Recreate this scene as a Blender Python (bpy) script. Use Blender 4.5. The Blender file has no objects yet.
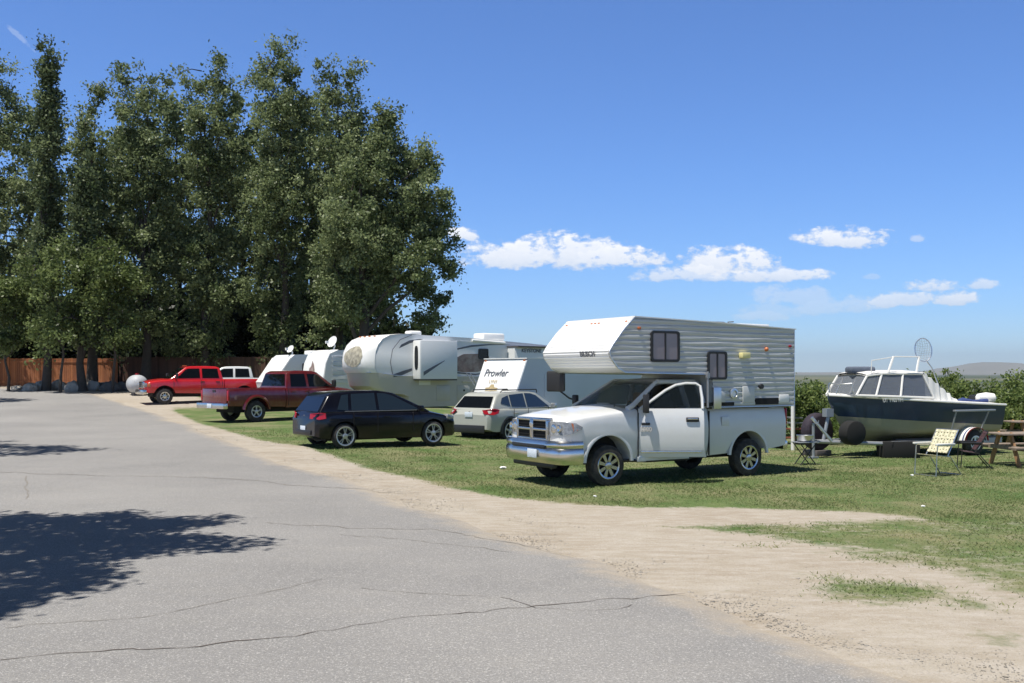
import bpy, bmesh, math, random
import numpy as np
from mathutils import Vector, Matrix, Euler
random.seed(7); rng = np.random.default_rng(11)
SC = bpy.context.scene
COL = SC.collection
CAMH = 2.05; HZ = 374.0; F = 1000.0
SUN = Vector((-0.27, -0.23, 0.935)).normalized()      # towards the sun

# ------------------------------------------------------------------ terrain
RY = [-1e6, 18, 26, 38, 44, 50, 58, 66, 75, 120, 300, 1500, 1e6]
RZ = [0, 0, .19, .26, .36, .50, .90, 1.25, 1.3, 1.3, .6, -6, -6]
def ground_z(x, y):
    x = np.asarray(x, float); y = np.asarray(y, float)
    t = np.clip((3 - x) / 10, 0, 1); L = t * t * (3 - 2 * t)
    u = np.clip((y - 70) / 300, 0, 1)
    low = -6 * u * u * (3 - 2 * u)
    return L * np.interp(y, RY, RZ) + (1 - L) * low
def gz(x, y): return float(ground_z(x, y))
def G(px, py):                                        # ground point seen at a pixel
    d = CAMH / max(py - HZ, 1) * F
    for _ in range(60):
        x = (px - 512) / F * d
        dn = (CAMH - gz(x, d)) / max(py - HZ, 1) * F
        d += .4 * (dn - d)
    return (px - 512) / F * d, d
def P(px, py, d): return Vector(((px - 512) / F * d, d, CAMH - (py - HZ) / F * d))

# ------------------------------------------------------------------ materials
def nt(m):
    m.use_nodes = True; return m.node_tree.nodes, m.node_tree.links
def mat(name, col, rough=.5, metal=0., var=0., vscale=6., bump=0., bscale=40., coat=0., spec=.5, dirt=None, dscale=3.):
    m = bpy.data.materials.new(name); N, Lk = nt(m); b = N['Principled BSDF']
    b.inputs['Base Color'].default_value = (*col, 1); b.inputs['Roughness'].default_value = rough
    b.inputs['Metallic'].default_value = metal; b.inputs['Coat Weight'].default_value = coat
    b.inputs['Coat Roughness'].default_value = .06; b.inputs['Specular IOR Level'].default_value = spec
    tc = N.new('ShaderNodeTexCoord')
    if var or dirt:
        n = N.new('ShaderNodeTexNoise'); n.inputs['Scale'].default_value = vscale; n.inputs['Detail'].default_value = 5
        Lk.new(tc.outputs['Object'], n.inputs['Vector'])
        mx = N.new('ShaderNodeMix'); mx.data_type = 'RGBA'
        mx.inputs['A'].default_value = (*[c * (1 - var) for c in col], 1); mx.inputs['B'].default_value = (*[min(1, c * (1 + var)) for c in col], 1)
        Lk.new(n.outputs['Fac'], mx.inputs['Factor']); out = mx.outputs['Result']
        if dirt:
            n2 = N.new('ShaderNodeTexNoise'); n2.inputs['Scale'].default_value = dscale; n2.inputs['Detail'].default_value = 8; n2.inputs['Roughness'].default_value = .7
            Lk.new(tc.outputs['Object'], n2.inputs['Vector'])
            r = N.new('ShaderNodeMapRange'); r.inputs['From Min'].default_value = .45; r.inputs['From Max'].default_value = .75
            r.inputs['To Max'].default_value = dirt[3]
            Lk.new(n2.outputs['Fac'], r.inputs['Value'])
            m2 = N.new('ShaderNodeMix'); m2.data_type = 'RGBA'; Lk.new(r.outputs['Result'], m2.inputs['Factor'])
            Lk.new(out, m2.inputs['A']); m2.inputs['B'].default_value = (*dirt[:3], 1); out = m2.outputs['Result']
        Lk.new(out, b.inputs['Base Color'])
    if bump:
        n = N.new('ShaderNodeTexNoise'); n.inputs['Scale'].default_value = bscale; n.inputs['Detail'].default_value = 4
        Lk.new(tc.outputs['Object'], n.inputs['Vector'])
        bp = N.new('ShaderNodeBump'); bp.inputs['Strength'].default_value = bump; bp.inputs['Distance'].default_value = .02
        Lk.new(n.outputs['Fac'], bp.inputs['Height']); Lk.new(bp.outputs['Normal'], b.inputs['Normal'])
    return m
def glassmat(name, col, alpha, rough=.03):
    """tinted glass: part see-through, part dark, glossy surface"""
    m = bpy.data.materials.new(name); N, Lk = nt(m); b = N['Principled BSDF']
    b.inputs['Base Color'].default_value = (*col, 1); b.inputs['Roughness'].default_value = rough
    b.inputs['Specular IOR Level'].default_value = .8
    b.inputs['Alpha'].default_value = alpha
    return m
DUST = (.32, .27, .2)
M = {}
M['white'] = mat('white_paint', (.64, .65, .645), .3, coat=.5, var=.02, dirt=(*DUST, .10))
M['pearl'] = mat('pearl_paint', (.40, .41, .37), .3, coat=.5, var=.03, dirt=(*DUST, .12))
M['black'] = mat('black_paint', (.004, .004, .008), .2, coat=.35, spec=.35, var=.1, dirt=(.05, .045, .04, .10))
M['red'] = mat('bright_red_paint', (.50, .012, .018), .22, coat=.7, var=.05, dirt=(*DUST, .06))
M['dred'] = mat('dark_red_paint', (.115, .008, .009), .22, coat=.8, var=.08, dirt=(*DUST, .10))
M['chrome'] = mat('chrome', (.68, .66, .62), .24, metal=1, var=.05, dirt=(.3, .27, .22, .2))
M['alu'] = mat('aluminium', (.62, .63, .64), .35, metal=1, var=.08)
M['rimdark'] = mat('rim_recess', (.03, .03, .03), .5)
M['rim'] = mat('alloy_silver', (.52, .54, .55), .3, metal=.7, var=.05)
M['rubber'] = mat('tyre_rubber', (.022, .022, .022), .85, var=.15, bump=.3, dirt=(.2, .17, .13, .35), dscale=9)
M['plastic'] = mat('black_plastic', (.02, .02, .021), .5, var=.1)
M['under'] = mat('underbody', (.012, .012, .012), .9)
M['glass'] = glassmat('dark_tinted_glass', (.004, .005, .006), 1); M['glass'].node_tree.nodes['Principled BSDF'].inputs['Specular IOR Level'].default_value = .4
M['tint'] = glassmat('lightly_tinted_glass', (.010, .014, .014), .60)
M['carglass'] = glassmat('car_side_glass', (.016, .026, .036), 1)
M['clear'] = glassmat('windshield_glass', (.05, .08, .08), .28)
M['boatglass'] = glassmat('boat_glass', (.20, .22, .25), .45, .08)
M['lens'] = mat('headlight_lens', (.34, .34, .34), .22, metal=.25, var=.75, vscale=14, dirt=(.05, .05, .05, .8), dscale=18)
M['amber'] = mat('amber_lens', (.50, .15, .05), .3)
M['grillechrome'] = mat('grille_chrome', (.48, .48, .47), .22, metal=1, var=.1)
M['redlens'] = mat('red_lens', (.34, .008, .014), .2)
M['plate'] = mat('licence_plate', (.62, .68, .76), .5, var=.35, vscale=45)
M['seat'] = mat('seat_cloth', (.12, .11, .10), .9, var=.2)
M['tan'] = mat('tan_cloth', (.45, .28, .14), .9, var=.2)
M['rvwhite'] = mat('trailer_white', (.80, .80, .78), .4, var=.03, vscale=2, dirt=(.45, .42, .36, .14), dscale=1.2)
M['rvside'] = mat('trailer_grey_side', (.72, .735, .74), .42, var=.05, vscale=1.5, dirt=(.35, .33, .3, .12), dscale=1.5)
M['rvreflect'] = mat('trailer_lower_reflection', (.50, .48, .42), .3, var=.08, vscale=1.0, dirt=(.2, .18, .14, .2), dscale=1)  # tan reflection of the ground put into the lower wall colour
M['rvblue'] = mat('trailer_bluegrey_side', (.52, .57, .61), .4, var=.05, vscale=1.5)
M['siding'] = mat('aluminium_siding', (.52, .535, .53), .38, var=.04, vscale=2, dirt=(.3, .28, .24, .18), dscale=2.2)
M['trimdark'] = mat('dark_trim', (.10, .09, .085), .6)
M['decal'] = mat('grey_decal', (.10, .11, .13), .4)
M['decalred'] = mat('maroon_decal', (.16, .05, .06), .4)
M['curtain'] = mat('window_curtain', (.24, .20, .22), .25, var=.15, vscale=4, spec=.8)
M['vinylwhite'] = mat('white_vinyl', (.76, .75, .71), .5, var=.05, dirt=(.4, .36, .3, .15))
M['cream'] = mat('cream_hull', (.30, .285, .19), .35, var=.08, vscale=2, dirt=(.2, .17, .11, .35), dscale=2.5)
M['navy'] = mat('navy_hull', (.018, .040, .072), .3, coat=.2, spec=.35, var=.1, vscale=2, dirt=(.12, .13, .15, .15), dscale=2)
M['canvas'] = mat('grey_canvas', (.09, .11, .15), .85, var=.3, bump=.5, bscale=8)
M['bluecloth'] = mat('blue_cloth', (.03, .05, .16), .85, var=.4, vscale=12)
M['steel'] = mat('galvanised_steel', (.36, .38, .40), .5, metal=.6, var=.15, dirt=(.2, .12, .07, .3), dscale=6)
M['rustred'] = mat('rusty_red_rail', (.30, .10, .06), .7, var=.3)
M['wood'] = mat('weathered_wood', (.24, .19, .15), .85, var=.3, vscale=9, bump=.4, bscale=25)
M['orangewood'] = mat('orange_wood', (.34, .19, .09), .8, var=.25, vscale=9)
M['cedar'] = None
M['webbing'] = None
M['vinyldk'] = mat('dark_maroon_cloth', (.07, .03, .035), .8, var=.3)
M['tank'] = mat('tank_paint', (.42, .44, .46), .55, var=.12, dirt=(.3, .25, .2, .3), dscale=2)
M['purple'] = mat('faded_purple_tarp', (.025, .018, .03), .8, var=.3, bump=.5, bscale=10)
M['tandecal'] = mat('tan_picture', (.42, .33, .18), .5, var=.6, vscale=14)
M['sagedecal'] = mat('sage_picture', (.40, .37, .28), .5, var=.8, vscale=7, dirt=(.12, .10, .08, .9), dscale=5)
M['brndecal'] = mat('brown_picture', (.22, .15, .13), .5, var=.7, vscale=3, dirt=(.45, .42, .38, .8), dscale=2)
M['yellow'] = mat('yellowed_lens', (.75, .68, .32), .4)
M['paper'] = mat('white_litter', (.8, .8, .8), .7)

# siding-like cedar boards: boards along local X, each plank its own tone
def plankmat(name, c1, c2, pitch):
    m = bpy.data.materials.new(name); N, Lk = nt(m); b = N['Principled BSDF']; b.inputs['Roughness'].default_value = .85
    tc = N.new('ShaderNodeTexCoord'); sp = N.new('ShaderNodeSeparateXYZ'); Lk.new(tc.outputs['Object'], sp.inputs[0])
    mu = N.new('ShaderNodeMath'); mu.operation = 'DIVIDE'; mu.inputs[1].default_value = pitch; Lk.new(sp.outputs['X'], mu.inputs[0])
    fl = N.new('ShaderNodeMath'); fl.operation = 'FLOOR'; Lk.new(mu.outputs[0], fl.inputs[0])
    wn = N.new('ShaderNodeTexWhiteNoise'); wn.noise_dimensions = '1D'; Lk.new(fl.outputs[0], wn.inputs['W'])
    no = N.new('ShaderNodeTexNoise'); no.inputs['Scale'].default_value = 3; no.inputs['Detail'].default_value = 6; Lk.new(tc.outputs['Object'], no.inputs['Vector'])
    ad = N.new('ShaderNodeMath'); ad.operation = 'MULTIPLY_ADD'; ad.inputs[1].default_value = .5; Lk.new(wn.outputs['Value'], ad.inputs[0])
    mm = N.new('ShaderNodeMath'); mm.operation = 'MULTIPLY'; mm.inputs[1].default_value = .5; Lk.new(no.outputs['Fac'], mm.inputs[0]); Lk.new(mm.outputs[0], ad.inputs[2])
    mx = N.new('ShaderNodeMix'); mx.data_type = 'RGBA'; mx.inputs['A'].default_value = (*c1, 1); mx.inputs['B'].default_value = (*c2, 1)
    Lk.new(ad.outputs[0], mx.inputs['Factor']); Lk.new(mx.outputs['Result'], b.inputs['Base Color'])
    return m
M['cedar'] = plankmat('red_cedar_boards', (.16, .055, .025), (.42, .16, .06), .14)
M['olddark'] = plankmat('dark_old_boards', (.05, .028, .02), (.14, .07, .045), .14)

def plaidmat():
    m = bpy.data.materials.new('plaid_webbing'); N, Lk = nt(m); b = N['Principled BSDF']; b.inputs['Roughness'].default_value = .8
    tc = N.new('ShaderNodeTexCoord'); ck = N.new('ShaderNodeTexChecker'); ck.inputs['Scale'].default_value = 14
    ck.inputs['Color1'].default_value = (.66, .61, .44, 1); ck.inputs['Color2'].default_value = (.48, .46, .31, 1)
    Lk.new(tc.outputs['Object'], ck.inputs['Vector']); Lk.new(ck.outputs['Color'], b.inputs['Base Color']); return m
M['webbing'] = plaidmat()

def leafmat(name, dark, light, spec=.25):
    m = bpy.data.materials.new(name); N, Lk = nt(m); b = N['Principled BSDF']
    b.inputs['Roughness'].default_value = .42; b.inputs['Specular IOR Level'].default_value = spec
    at = N.new('ShaderNodeAttribute'); at.attribute_name = 'tint'
    mx = N.new('ShaderNodeMix'); mx.data_type = 'RGBA'; mx.inputs['A'].default_value = (*dark, 1); mx.inputs['B'].default_value = (*light, 1)
    Lk.new(at.outputs['Fac'], mx.inputs['Factor']); Lk.new(mx.outputs['Result'], b.inputs['Base Color'])
    tr = N.new('ShaderNodeBsdfTranslucent'); Lk.new(mx.outputs['Result'], tr.inputs['Color'])
    ms = N.new('ShaderNodeMixShader'); ms.inputs[0].default_value = .44
    Lk.new(b.outputs[0], ms.inputs[1]); Lk.new(tr.outputs[0], ms.inputs[2]); Lk.new(ms.outputs[0], N['Material Output'].inputs[0])
    return m
M['leaf_pop'] = leafmat('poplar_leaves', (.06, .09, .032), (.33, .39, .19))
M['leaf_dark'] = leafmat('columnar_poplar_leaves', (.045, .07, .03), (.22, .27, .13))
M['leaf_lime'] = leafmat('fresh_leaves', (.06, .09, .025), (.24, .30, .11))
M['leaf_hedge'] = leafmat('hedge_leaves', (.07, .115, .032), (.28, .34, .11))
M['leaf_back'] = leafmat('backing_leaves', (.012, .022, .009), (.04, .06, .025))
M['bark'] = mat('grey_brown_bark', (.065, .055, .045), .9, var=.35, vscale=5, bump=.8, bscale=12)
M['rock'] = mat('pale_boulder', (.38, .35, .30), .9, var=.35, vscale=3, bump=.6, bscale=6)
M['rockdk'] = mat('dark_boulder', (.12, .11, .10), .9, var=.35, vscale=3, bump=.6, bscale=6)

# ------------------------------------------------------------------ object helpers
def empty(name, label, cat, loc, rz=0, group=None):
    o = bpy.data.objects.new(name, None); COL.objects.link(o); o.location = loc; o.rotation_euler = (0, 0, rz)
    o.empty_display_size = .2
    o['label'] = label; o['category'] = cat
    if group: o['group'] = group
    return o
def tag(o, label, cat, group=None):
    o['label'] = label; o['category'] = cat
    if group: o['group'] = group
    return o
class MB:
    def __init__(s): s.v = []; s.f = []
    def add(s, vs, fs):
        n = len(s.v); s.v += [tuple(v) for v in vs]; s.f += [tuple(i + n for i in f) for f in fs]; return s
    def box(s, c, d, rot=None, M4=None):
        hx, hy, hz = d[0] / 2, d[1] / 2, d[2] / 2
        R = Euler(rot).to_matrix() if rot else None
        vs = []
        for x in (-hx, hx):
            for y in (-hy, hy):
                for z in (-hz, hz):
                    p = Vector((x, y, z))
                    if R: p = R @ p
                    p = p + Vector(c)
                    if M4: p = M4 @ p
                    vs.append(p)
        return s.add(vs, [(0, 1, 3, 2), (4, 6, 7, 5), (0, 4, 5, 1), (2, 3, 7, 6), (0, 2, 6, 4), (1, 5, 7, 3)])
    def tube(s, pts, r, n=8, closed=False, caps=True):
        pts = [Vector(p) for p in pts]; m = len(pts); rs = r if isinstance(r, (list, tuple)) else [r] * m
        rings = []; prev = None
        for i, p in enumerate(pts):
            a = pts[i - 1] if (i > 0 or closed) else p; b = pts[(i + 1) % m] if (i < m - 1 or closed) else p
            t = (b - a).normalized()
            if prev is None:
                prev = t.orthogonal().normalized()
            else:
                prev = (prev - t * prev.dot(t));
                prev = prev.normalized() if prev.length > 1e-6 else t.orthogonal().normalized()
            q = t.cross(prev)
            rings.append([p + (prev * math.cos(2 * math.pi * k / n) + q * math.sin(2 * math.pi * k / n)) * rs[i] for k in range(n)])
        vs = [v for R in rings for v in R]; fs = []
        for i in range(m if closed else m - 1):
            j = (i + 1) % m
            for k in range(n):
                fs.append((i * n + k, i * n + (k + 1) % n, j * n + (k + 1) % n, j * n + k))
        if not closed and caps:
            fs.append(tuple(range(n))[::-1]); fs.append(tuple((m - 1) * n + k for k in range(n)))
        return s.add(vs, fs)
    def lathe(s, prof, n=28, axis='y', c=(0, 0, 0), caps=False):
        vs = []; fs = []; m = len(prof)                 # prof: (axial, radius)
        for a, r in prof:
            for k in range(n):
                t = 2 * math.pi * k / n; p = (r * math.cos(t), a, r * math.sin(t))
                if axis == 'z': p = (p[0], p[2], p[1])
                if axis == 'x': p = (p[1], p[0], p[2])
                vs.append((p[0] + c[0], p[1] + c[1], p[2] + c[2]))
        for i in range(m - 1):
            for k in range(n):
                fs.append((i * n + k, i * n + (k + 1) % n, (i + 1) * n + (k + 1) % n, (i + 1) * n + k))
        if caps:
            fs.append(tuple(range(n))[::-1]); fs.append(tuple((m - 1) * n + k for k in range(n)))
        return s.add(vs, fs)
    def slab(s, poly, off):
        """poly: list of 3D points (planar), thickness vector off"""
        n = len(poly); o = Vector(off); P_ = [Vector(p) for p in poly]
        return s.add(P_ + [p + o for p in P_], [tuple(range(n))[::-1], tuple(range(n, 2 * n))] + [(i, (i + 1) % n, n + (i + 1) % n, n + i) for i in range(n)])
    def build(s, name, m, parent=None, smooth=True, bevel=0, seg=2, ang=35, loc=None, sub=0):
        bm = bmesh.new()
        vs = [bm.verts.new(v) for v in s.v]
        for f in s.f:
            try: bm.faces.new([vs[i] for i in f])
            except ValueError: pass
        bmesh.ops.recalc_face_normals(bm, faces=bm.faces)
        if bevel:
            es = [e for e in bm.edges if len(e.link_faces) == 2 and e.calc_face_angle(0) > math.radians(ang)]
            bmesh.ops.bevel(bm, geom=es, offset=bevel, segments=seg, affect='EDGES', profile=.5, clamp_overlap=True)
        me = bpy.data.meshes.new(name); bm.to_mesh(me); bm.free()
        if smooth:
            me.polygons.foreach_set('use_smooth', [True] * len(me.polygons)); me.set_sharp_from_angle(angle=math.radians(38))
        me.materials.append(m if not isinstance(m, str) else M[m])
        o = bpy.data.objects.new(name, me); COL.objects.link(o)
        if parent: o.parent = parent
        if loc: o.location = loc
        return o
def copy_tree(o, parent=None):
    c = o.copy(); COL.objects.link(c)
    if parent: c.parent = parent
    for ch in o.children: copy_tree(ch, c)
    return c
def text(name, body, size, m, parent, Mx, ext=.003, shear=0, bold=0):
    cu = bpy.data.curves.new(name, 'FONT'); cu.body = body; cu.size = size; cu.extrude = ext; cu.align_x = 'CENTER'; cu.align_y = 'CENTER'
    cu.shear = shear; cu.offset = bold
    tmp = bpy.data.objects.new(name, cu); COL.objects.link(tmp); dg = bpy.context.evaluated_depsgraph_get()
    me = bpy.data.meshes.new_from_object(tmp.evaluated_get(dg)); bpy.data.objects.remove(tmp); bpy.data.curves.remove(cu)
    me.materials.clear(); me.materials.append(M[m]); o = bpy.data.objects.new(name, me); COL.objects.link(o); o.parent = parent; o.matrix_local = Mx
    return o
def frame_side(sgn, x, y, z, lean=0):
    """text frame on a vehicle's side (sgn +1 = left side, reads from outside)"""
    ex = Vector((-sgn, 0, 0)); n = Vector((0, sgn, 0)); up = n.cross(ex)
    return Matrix(((ex.x, up.x, n.x, x), (ex.y, up.y, n.y, y), (ex.z, up.z, n.z, z), (0, 0, 0, 1)))
def interp(tab, x): return float(np.interp(x, [a for a, b in tab], [b for a, b in tab]))

# ------------------------------------------------------------------ vehicle helpers (local: X forward, Y left, Z up)
SIDEP = [(0, .90), (.08, .955), (.25, .985), (.5, 1.0), (.72, .99), (.9, .955), (1.0, .915)]
def shell(name, m, parent, x0, x1, top, bot, width, arches=(), crown=None, zl=.25, zh=1.0, bed=None, prof=SIDEP, n=46, cap=(True, True), bevel=0):
    xs = set(np.linspace(x0, x1, n).round(4))
    for xc, zc, r in arches:
        for k in range(17):
            xx = xc + r * math.cos(math.pi * k / 16)
            if x0 < xx < x1: xs.add(round(xx, 4))
        for e in (-1, 1):
            xx = xc + e * (r + .004)
            if x0 < xx < x1: xs.add(round(xx, 4))
    for t_, _ in top:
        if x0 < t_ < x1: xs.add(round(t_, 4))
    xs = sorted(xs); rings = []
    for x in xs:
        w = interp(width, x); zt = interp(top, x); zb = interp(bot, x)
        for xc, zc, r in arches:
            if abs(x - xc) <= r + 1e-4:
                zb = max(zb, zc + math.sqrt(max(0, r * r - (x - xc) ** 2)))
        zb = min(zb, zt - .06)
        sr = .045
        half = [(0, zb)]
        half.append((w * .86, zb))
        for k in range(8):
            z = zb + (zt - sr - zb) * k / 7
            half.append((w * interp(prof, (z - zl) / (zh - zl)), z))
        wt = w * interp(prof, (zt - zl) / (zh - zl))
        if bed:
            half += [(wt - .01, zt), (wt - .12, zt), (wt - .13, zt - .05), (wt - .13, bed), (0, bed)]
        else:
            c = interp(crown, x) if crown else 0
            half += [(wt - .015, zt - .012), (wt - .05, zt + .002), (wt * .75, zt + c * .5), (wt * .4, zt + c * .92), (0, zt + c)]
        rings.append([(x, y, z) for y, z in half] + [(x, -y, z) for y, z in half[-2:0:-1]])
    k = len(rings[0]); mb = MB(); vs = [v for r in rings for v in r]; fs = []
    for i in range(len(rings) - 1):
        for j in range(k):
            fs.append((i * k + j, i * k + (j + 1) % k, (i + 1) * k + (j + 1) % k, (i + 1) * k + j))
    if cap[0]: fs.append(tuple(range(k)))
    if cap[1]: fs.append(tuple((len(rings) - 1) * k + j for j in range(k))[::-1])
    if bed:   # fan caps would cross the open bed: use wall caps
        fs = [f for f in fs if len(f) == 4]
        h = 1 + 1 + 8 + 5
        for base in (0, (len(rings) - 1) * k):
            vs_ = [base + j for j in range(k)]
            L = vs_[1:h - 1]; fs.append(tuple(L)); R_ = [base + (k - j) % k for j in range(1, h - 1)]; fs.append(tuple(R_))
            fs.append((vs_[0], vs_[1], vs_[h - 2], vs_[h - 1])); fs.append((vs_[0], R_[0], R_[-1], vs_[h - 1]))
    mb.add(vs, fs)
    return mb.build(name, m, parent)
def gy(z, zb, zr, wb, wr): return wb + (wr - wb) * (z - zb) / (zr - zb)
def greenhouse(parent, m, sil, zb, zr, wb, wr, bevel=.05, name='cabin'):
    mb = MB(); n = len(sil)
    L = [(x, gy(z, zb, zr, wb, wr), z) for x, z in sil]; R = [(x, -y, z) for x, y, z in L]
    mb.add(L + R, [tuple(range(n)), tuple(range(n, 2 * n))[::-1]] + [(i, (i + 1) % n, n + (i + 1) % n, n + i) for i in range(n)])
    return mb.build(name, m, parent, bevel=bevel, seg=3, ang=8)
def side_pane(parent, name, poly, zb, zr, wb, wr, sgn, m='glass', off=.004, th=.008, bev=0):
    nrm = Vector((0, zr - zb, wb - wr)).normalized(); nrm.y *= sgn
    pts = [Vector((x, sgn * gy(z, zb, zr, wb, wr), z)) + nrm * off for x, z in poly]
    return MB().slab(pts, nrm * th).build(name, m, parent)
def cross_pane(parent, name, a, b, zb, zr, wb, wr, m='glass', inx=.06, e0=.06, e1=.06, off=.006):
    """pane across the car between silhouette points a and b"""
    a = Vector((a[0], 0, a[1])); b = Vector((b[0], 0, b[1])); d = (b - a); A = a + d.normalized() * e0; B = b - d.normalized() * e1
    nrm = Vector((d.z, 0, -d.x)).normalized()
    if nrm.z < 0: nrm = -nrm
    ya = gy(A.z, zb, zr, wb, wr) - inx; yb = gy(B.z, zb, zr, wb, wr) - inx
    pts = [(A.x, ya, A.z), (B.x, yb, B.z), (B.x, -yb, B.z), (A.x, -ya, A.z)]
    pts = [Vector(p) + nrm * off for p in pts]
    return MB().slab(pts, nrm * .008).build(name, m, parent)
def wheel(parent, x, y, R, w, rr, sgn, style='spoke5', rim='rim'):
    """wheel centre at (x,y,R); outer face towards sgn*Y"""
    t = MB().lathe([(-w / 2, rr), (-w / 2, rr + .02), (-w / 2 + .005, R - .05), (-w / 2 + .035, R - .005), (-w / 4, R), (w / 4, R), (w / 2 - .035, R - .005), (w / 2 - .005, R - .05), (w / 2, rr + .02), (w / 2, rr), (-w / 2, rr)], 36)
    o = t.build('wheel', 'rubber', parent, loc=(x, y, R))
    f = sgn * w / 2
    b = MB().lathe([(f * .35, .001), (f * .35, rr - .03), (f * .9, rr - .025), (f * 1.0, rr + .004), (f * 1.04, rr - .004), (f * .98, rr - .03), (f * .30, rr - .04)], 32)
    rb = b.build('rim', rim, o)
    d = MB().lathe([(f * .40, .001), (f * .40, rr - .045)], 24, caps=True); d.build('brake_disc', 'rimdark', o)
    sp = MB()
    n = {'spoke5': 5, 'spoke8': 8, 'twin': 5, 'disc': 8}[style]
    for k in range(n):
        a0 = 2 * math.pi * k / n + .3
        for da in ((-.17, .17) if style == 'twin' else (0,)):
            wd = {'spoke5': .055, 'spoke8': .066, 'twin': .026, 'disc': .05}[style]
            r0, r1 = .04, rr - .012
            a = a0 + da; ai = a0 + da * .5
            p0 = Vector((math.cos(ai) * r0, f * .88, math.sin(ai) * r0)); p1 = Vector((math.cos(a) * r1, f * .90, math.sin(a) * r1))
            q = Vector((-math.sin(a), 0, math.cos(a))) * wd / 2
            sp.slab([p0 - q * .8, p1 - q * 1.1, p1 + q * 1.1, p0 + q * .8], (0, -f * .25, 0))
    sp.lathe([(f * .7, .075 if style != 'disc' else .1), (f * .98, .07 if style != 'disc' else .095), (f * 1.02, .045), (f * 1.03, .001)], 18)
    sp.build('spoke', rim, rb, bevel=.004, seg=1)
    return o
def underbody(parent, x0, x1, w, z0=.22, z1=.75):
    return MB().box(((x0 + x1) / 2, 0, (z0 + z1) / 2), (x1 - x0, 2 * w, z1 - z0)).build('underbody', 'under', parent)
def arch_trim(parent, name, x, zc, r, y, sgn, m, wd=.06, th=.03, a0=0, a1=math.pi):
    mb = MB(); n = 18; vs = []; fs = []
    for k in range(n + 1):
        a = a0 + (a1 - a0) * k / n
        for rr_, yy in ((r - .012, y - .05), (r - .012, y + th * .6), (r + wd * .35, y + th), (r + wd, y + th * .2), (r + wd, y - .05)):
            vs.append((x + rr_ * math.cos(a), sgn * yy, zc + rr_ * math.sin(a)))
    for k in range(n):
        for j in range(4): fs.append((k * 5 + j, k * 5 + j + 1, k * 5 + 6 + j, k * 5 + 5 + j))
    fs += [(0, 1, 2, 3, 4), tuple(n * 5 + j for j in range(5))]
    return mb.add(vs, fs).build(name, m, parent)
def mirror_part(parent, x, y, z, sgn, m, sz=(.10, .20, .15)):
    mb = MB().box((x, y + sgn * (sz[1] / 2 + .04), z), sz); mb.box((x + .01, y, z - sz[2] * .35), (.06, .14, .04))
    return mb.build('mirror', m, parent, bevel=.02)
def rect_yz(parent, name, x, y, z, sy, sz, m, th=.02, bev=.005, rot=None):
    return MB().box((x, y, z), (th, sy, sz), rot).build(name, m, parent, bevel=bev)
def place(px, py, off=(0, 0)):
    x, y = G(px, py); return x, y
def heading(fx, fy): return math.atan2(fy, fx)
EXPO = 0.48; SKYS = .09; CLOUDB = 9.0; HAZE = .00005
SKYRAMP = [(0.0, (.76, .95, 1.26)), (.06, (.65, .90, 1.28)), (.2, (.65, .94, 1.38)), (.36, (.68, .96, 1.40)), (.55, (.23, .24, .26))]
# ================================================================== CAMERA, LIGHT, SKY
cam = bpy.data.cameras.new('camera'); co = bpy.data.objects.new('camera', cam); COL.objects.link(co)
co.location = (0, 0, CAMH); co.rotation_euler = (math.pi / 2, 0, 0)
cam.sensor_width = 36; cam.lens = 36 * F / 1024; cam.shift_y = (HZ - 341.5) / 1024; cam.clip_end = 60000; cam.clip_start = .1
SC.camera = co
sl = bpy.data.lights.new('sun', 'SUN'); so = bpy.data.objects.new('sun', sl); COL.objects.link(so)
sl.energy = 4.6; sl.angle = math.radians(.5); sl.color = (1, .955, .88)
so.rotation_euler = SUN.to_track_quat('Z', 'Y').to_euler(); so.location = (0, 0, 50)
SC.view_settings.view_transform = 'Standard'; SC.view_settings.look = 'None'; SC.view_settings.exposure = EXPO; SC.view_settings.gamma = 1
SC.view_settings.use_curve_mapping = False

wd = bpy.data.worlds.new('World'); SC.world = wd; wd.use_nodes = True
N = wd.node_tree.nodes; Lk = wd.node_tree.links
bg = N['Background']; sky = N.new('ShaderNodeTexSky'); sky.sky_type = 'NISHITA'; sky.sun_disc = False
sky.sun_elevation = math.asin(SUN.z); sky.sun_rotation = math.atan2(SUN.x, SUN.y)
sky.altitude = 1400; sky.air_density = 1.0; sky.dust_density = .35; sky.ozone_density = 2.2
tc = N.new('ShaderNodeTexCoord'); nm = N.new('ShaderNodeVectorMath'); nm.operation = 'NORMALIZE'; Lk.new(tc.outputs['Generated'], nm.inputs[0])
sp = N.new('ShaderNodeSeparateXYZ'); Lk.new(nm.outputs[0], sp.inputs[0])
def math_(op, a, b=None, c=None, clamp=False):
    n = N.new('ShaderNodeMath'); n.operation = op; n.use_clamp = clamp
    for i, v in enumerate((a, b, c)):
        if v is None: continue
        if isinstance(v, (int, float)): n.inputs[i].default_value = v
        else: Lk.new(v, n.inputs[i])
    return n.outputs[0]
fy = math_('MAXIMUM', sp.outputs['Y'], .05)
cu = math_('DIVIDE', sp.outputs['X'], fy); cv = math_('DIVIDE', sp.outputs['Z'], fy)
cb = N.new('ShaderNodeCombineXYZ'); Lk.new(cu, cb.inputs[0]); Lk.new(cv, cb.inputs[1])
def noise(scale, detail, rough, vec, sy=1.6):
    mp = N.new('ShaderNodeMapping'); mp.inputs['Scale'].default_value = (1, sy, 1); Lk.new(vec, mp.inputs['Vector'])
    n = N.new('ShaderNodeTexNoise'); n.inputs['Scale'].default_value = scale; n.inputs['Detail'].default_value = detail; n.inputs['Roughness'].default_value = rough
    Lk.new(mp.outputs[0], n.inputs['Vector']); return n
n1 = noise(38, 7, .62, cb.outputs[0]); n2 = noise(120, 4, .6, cb.outputs[0])
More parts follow.
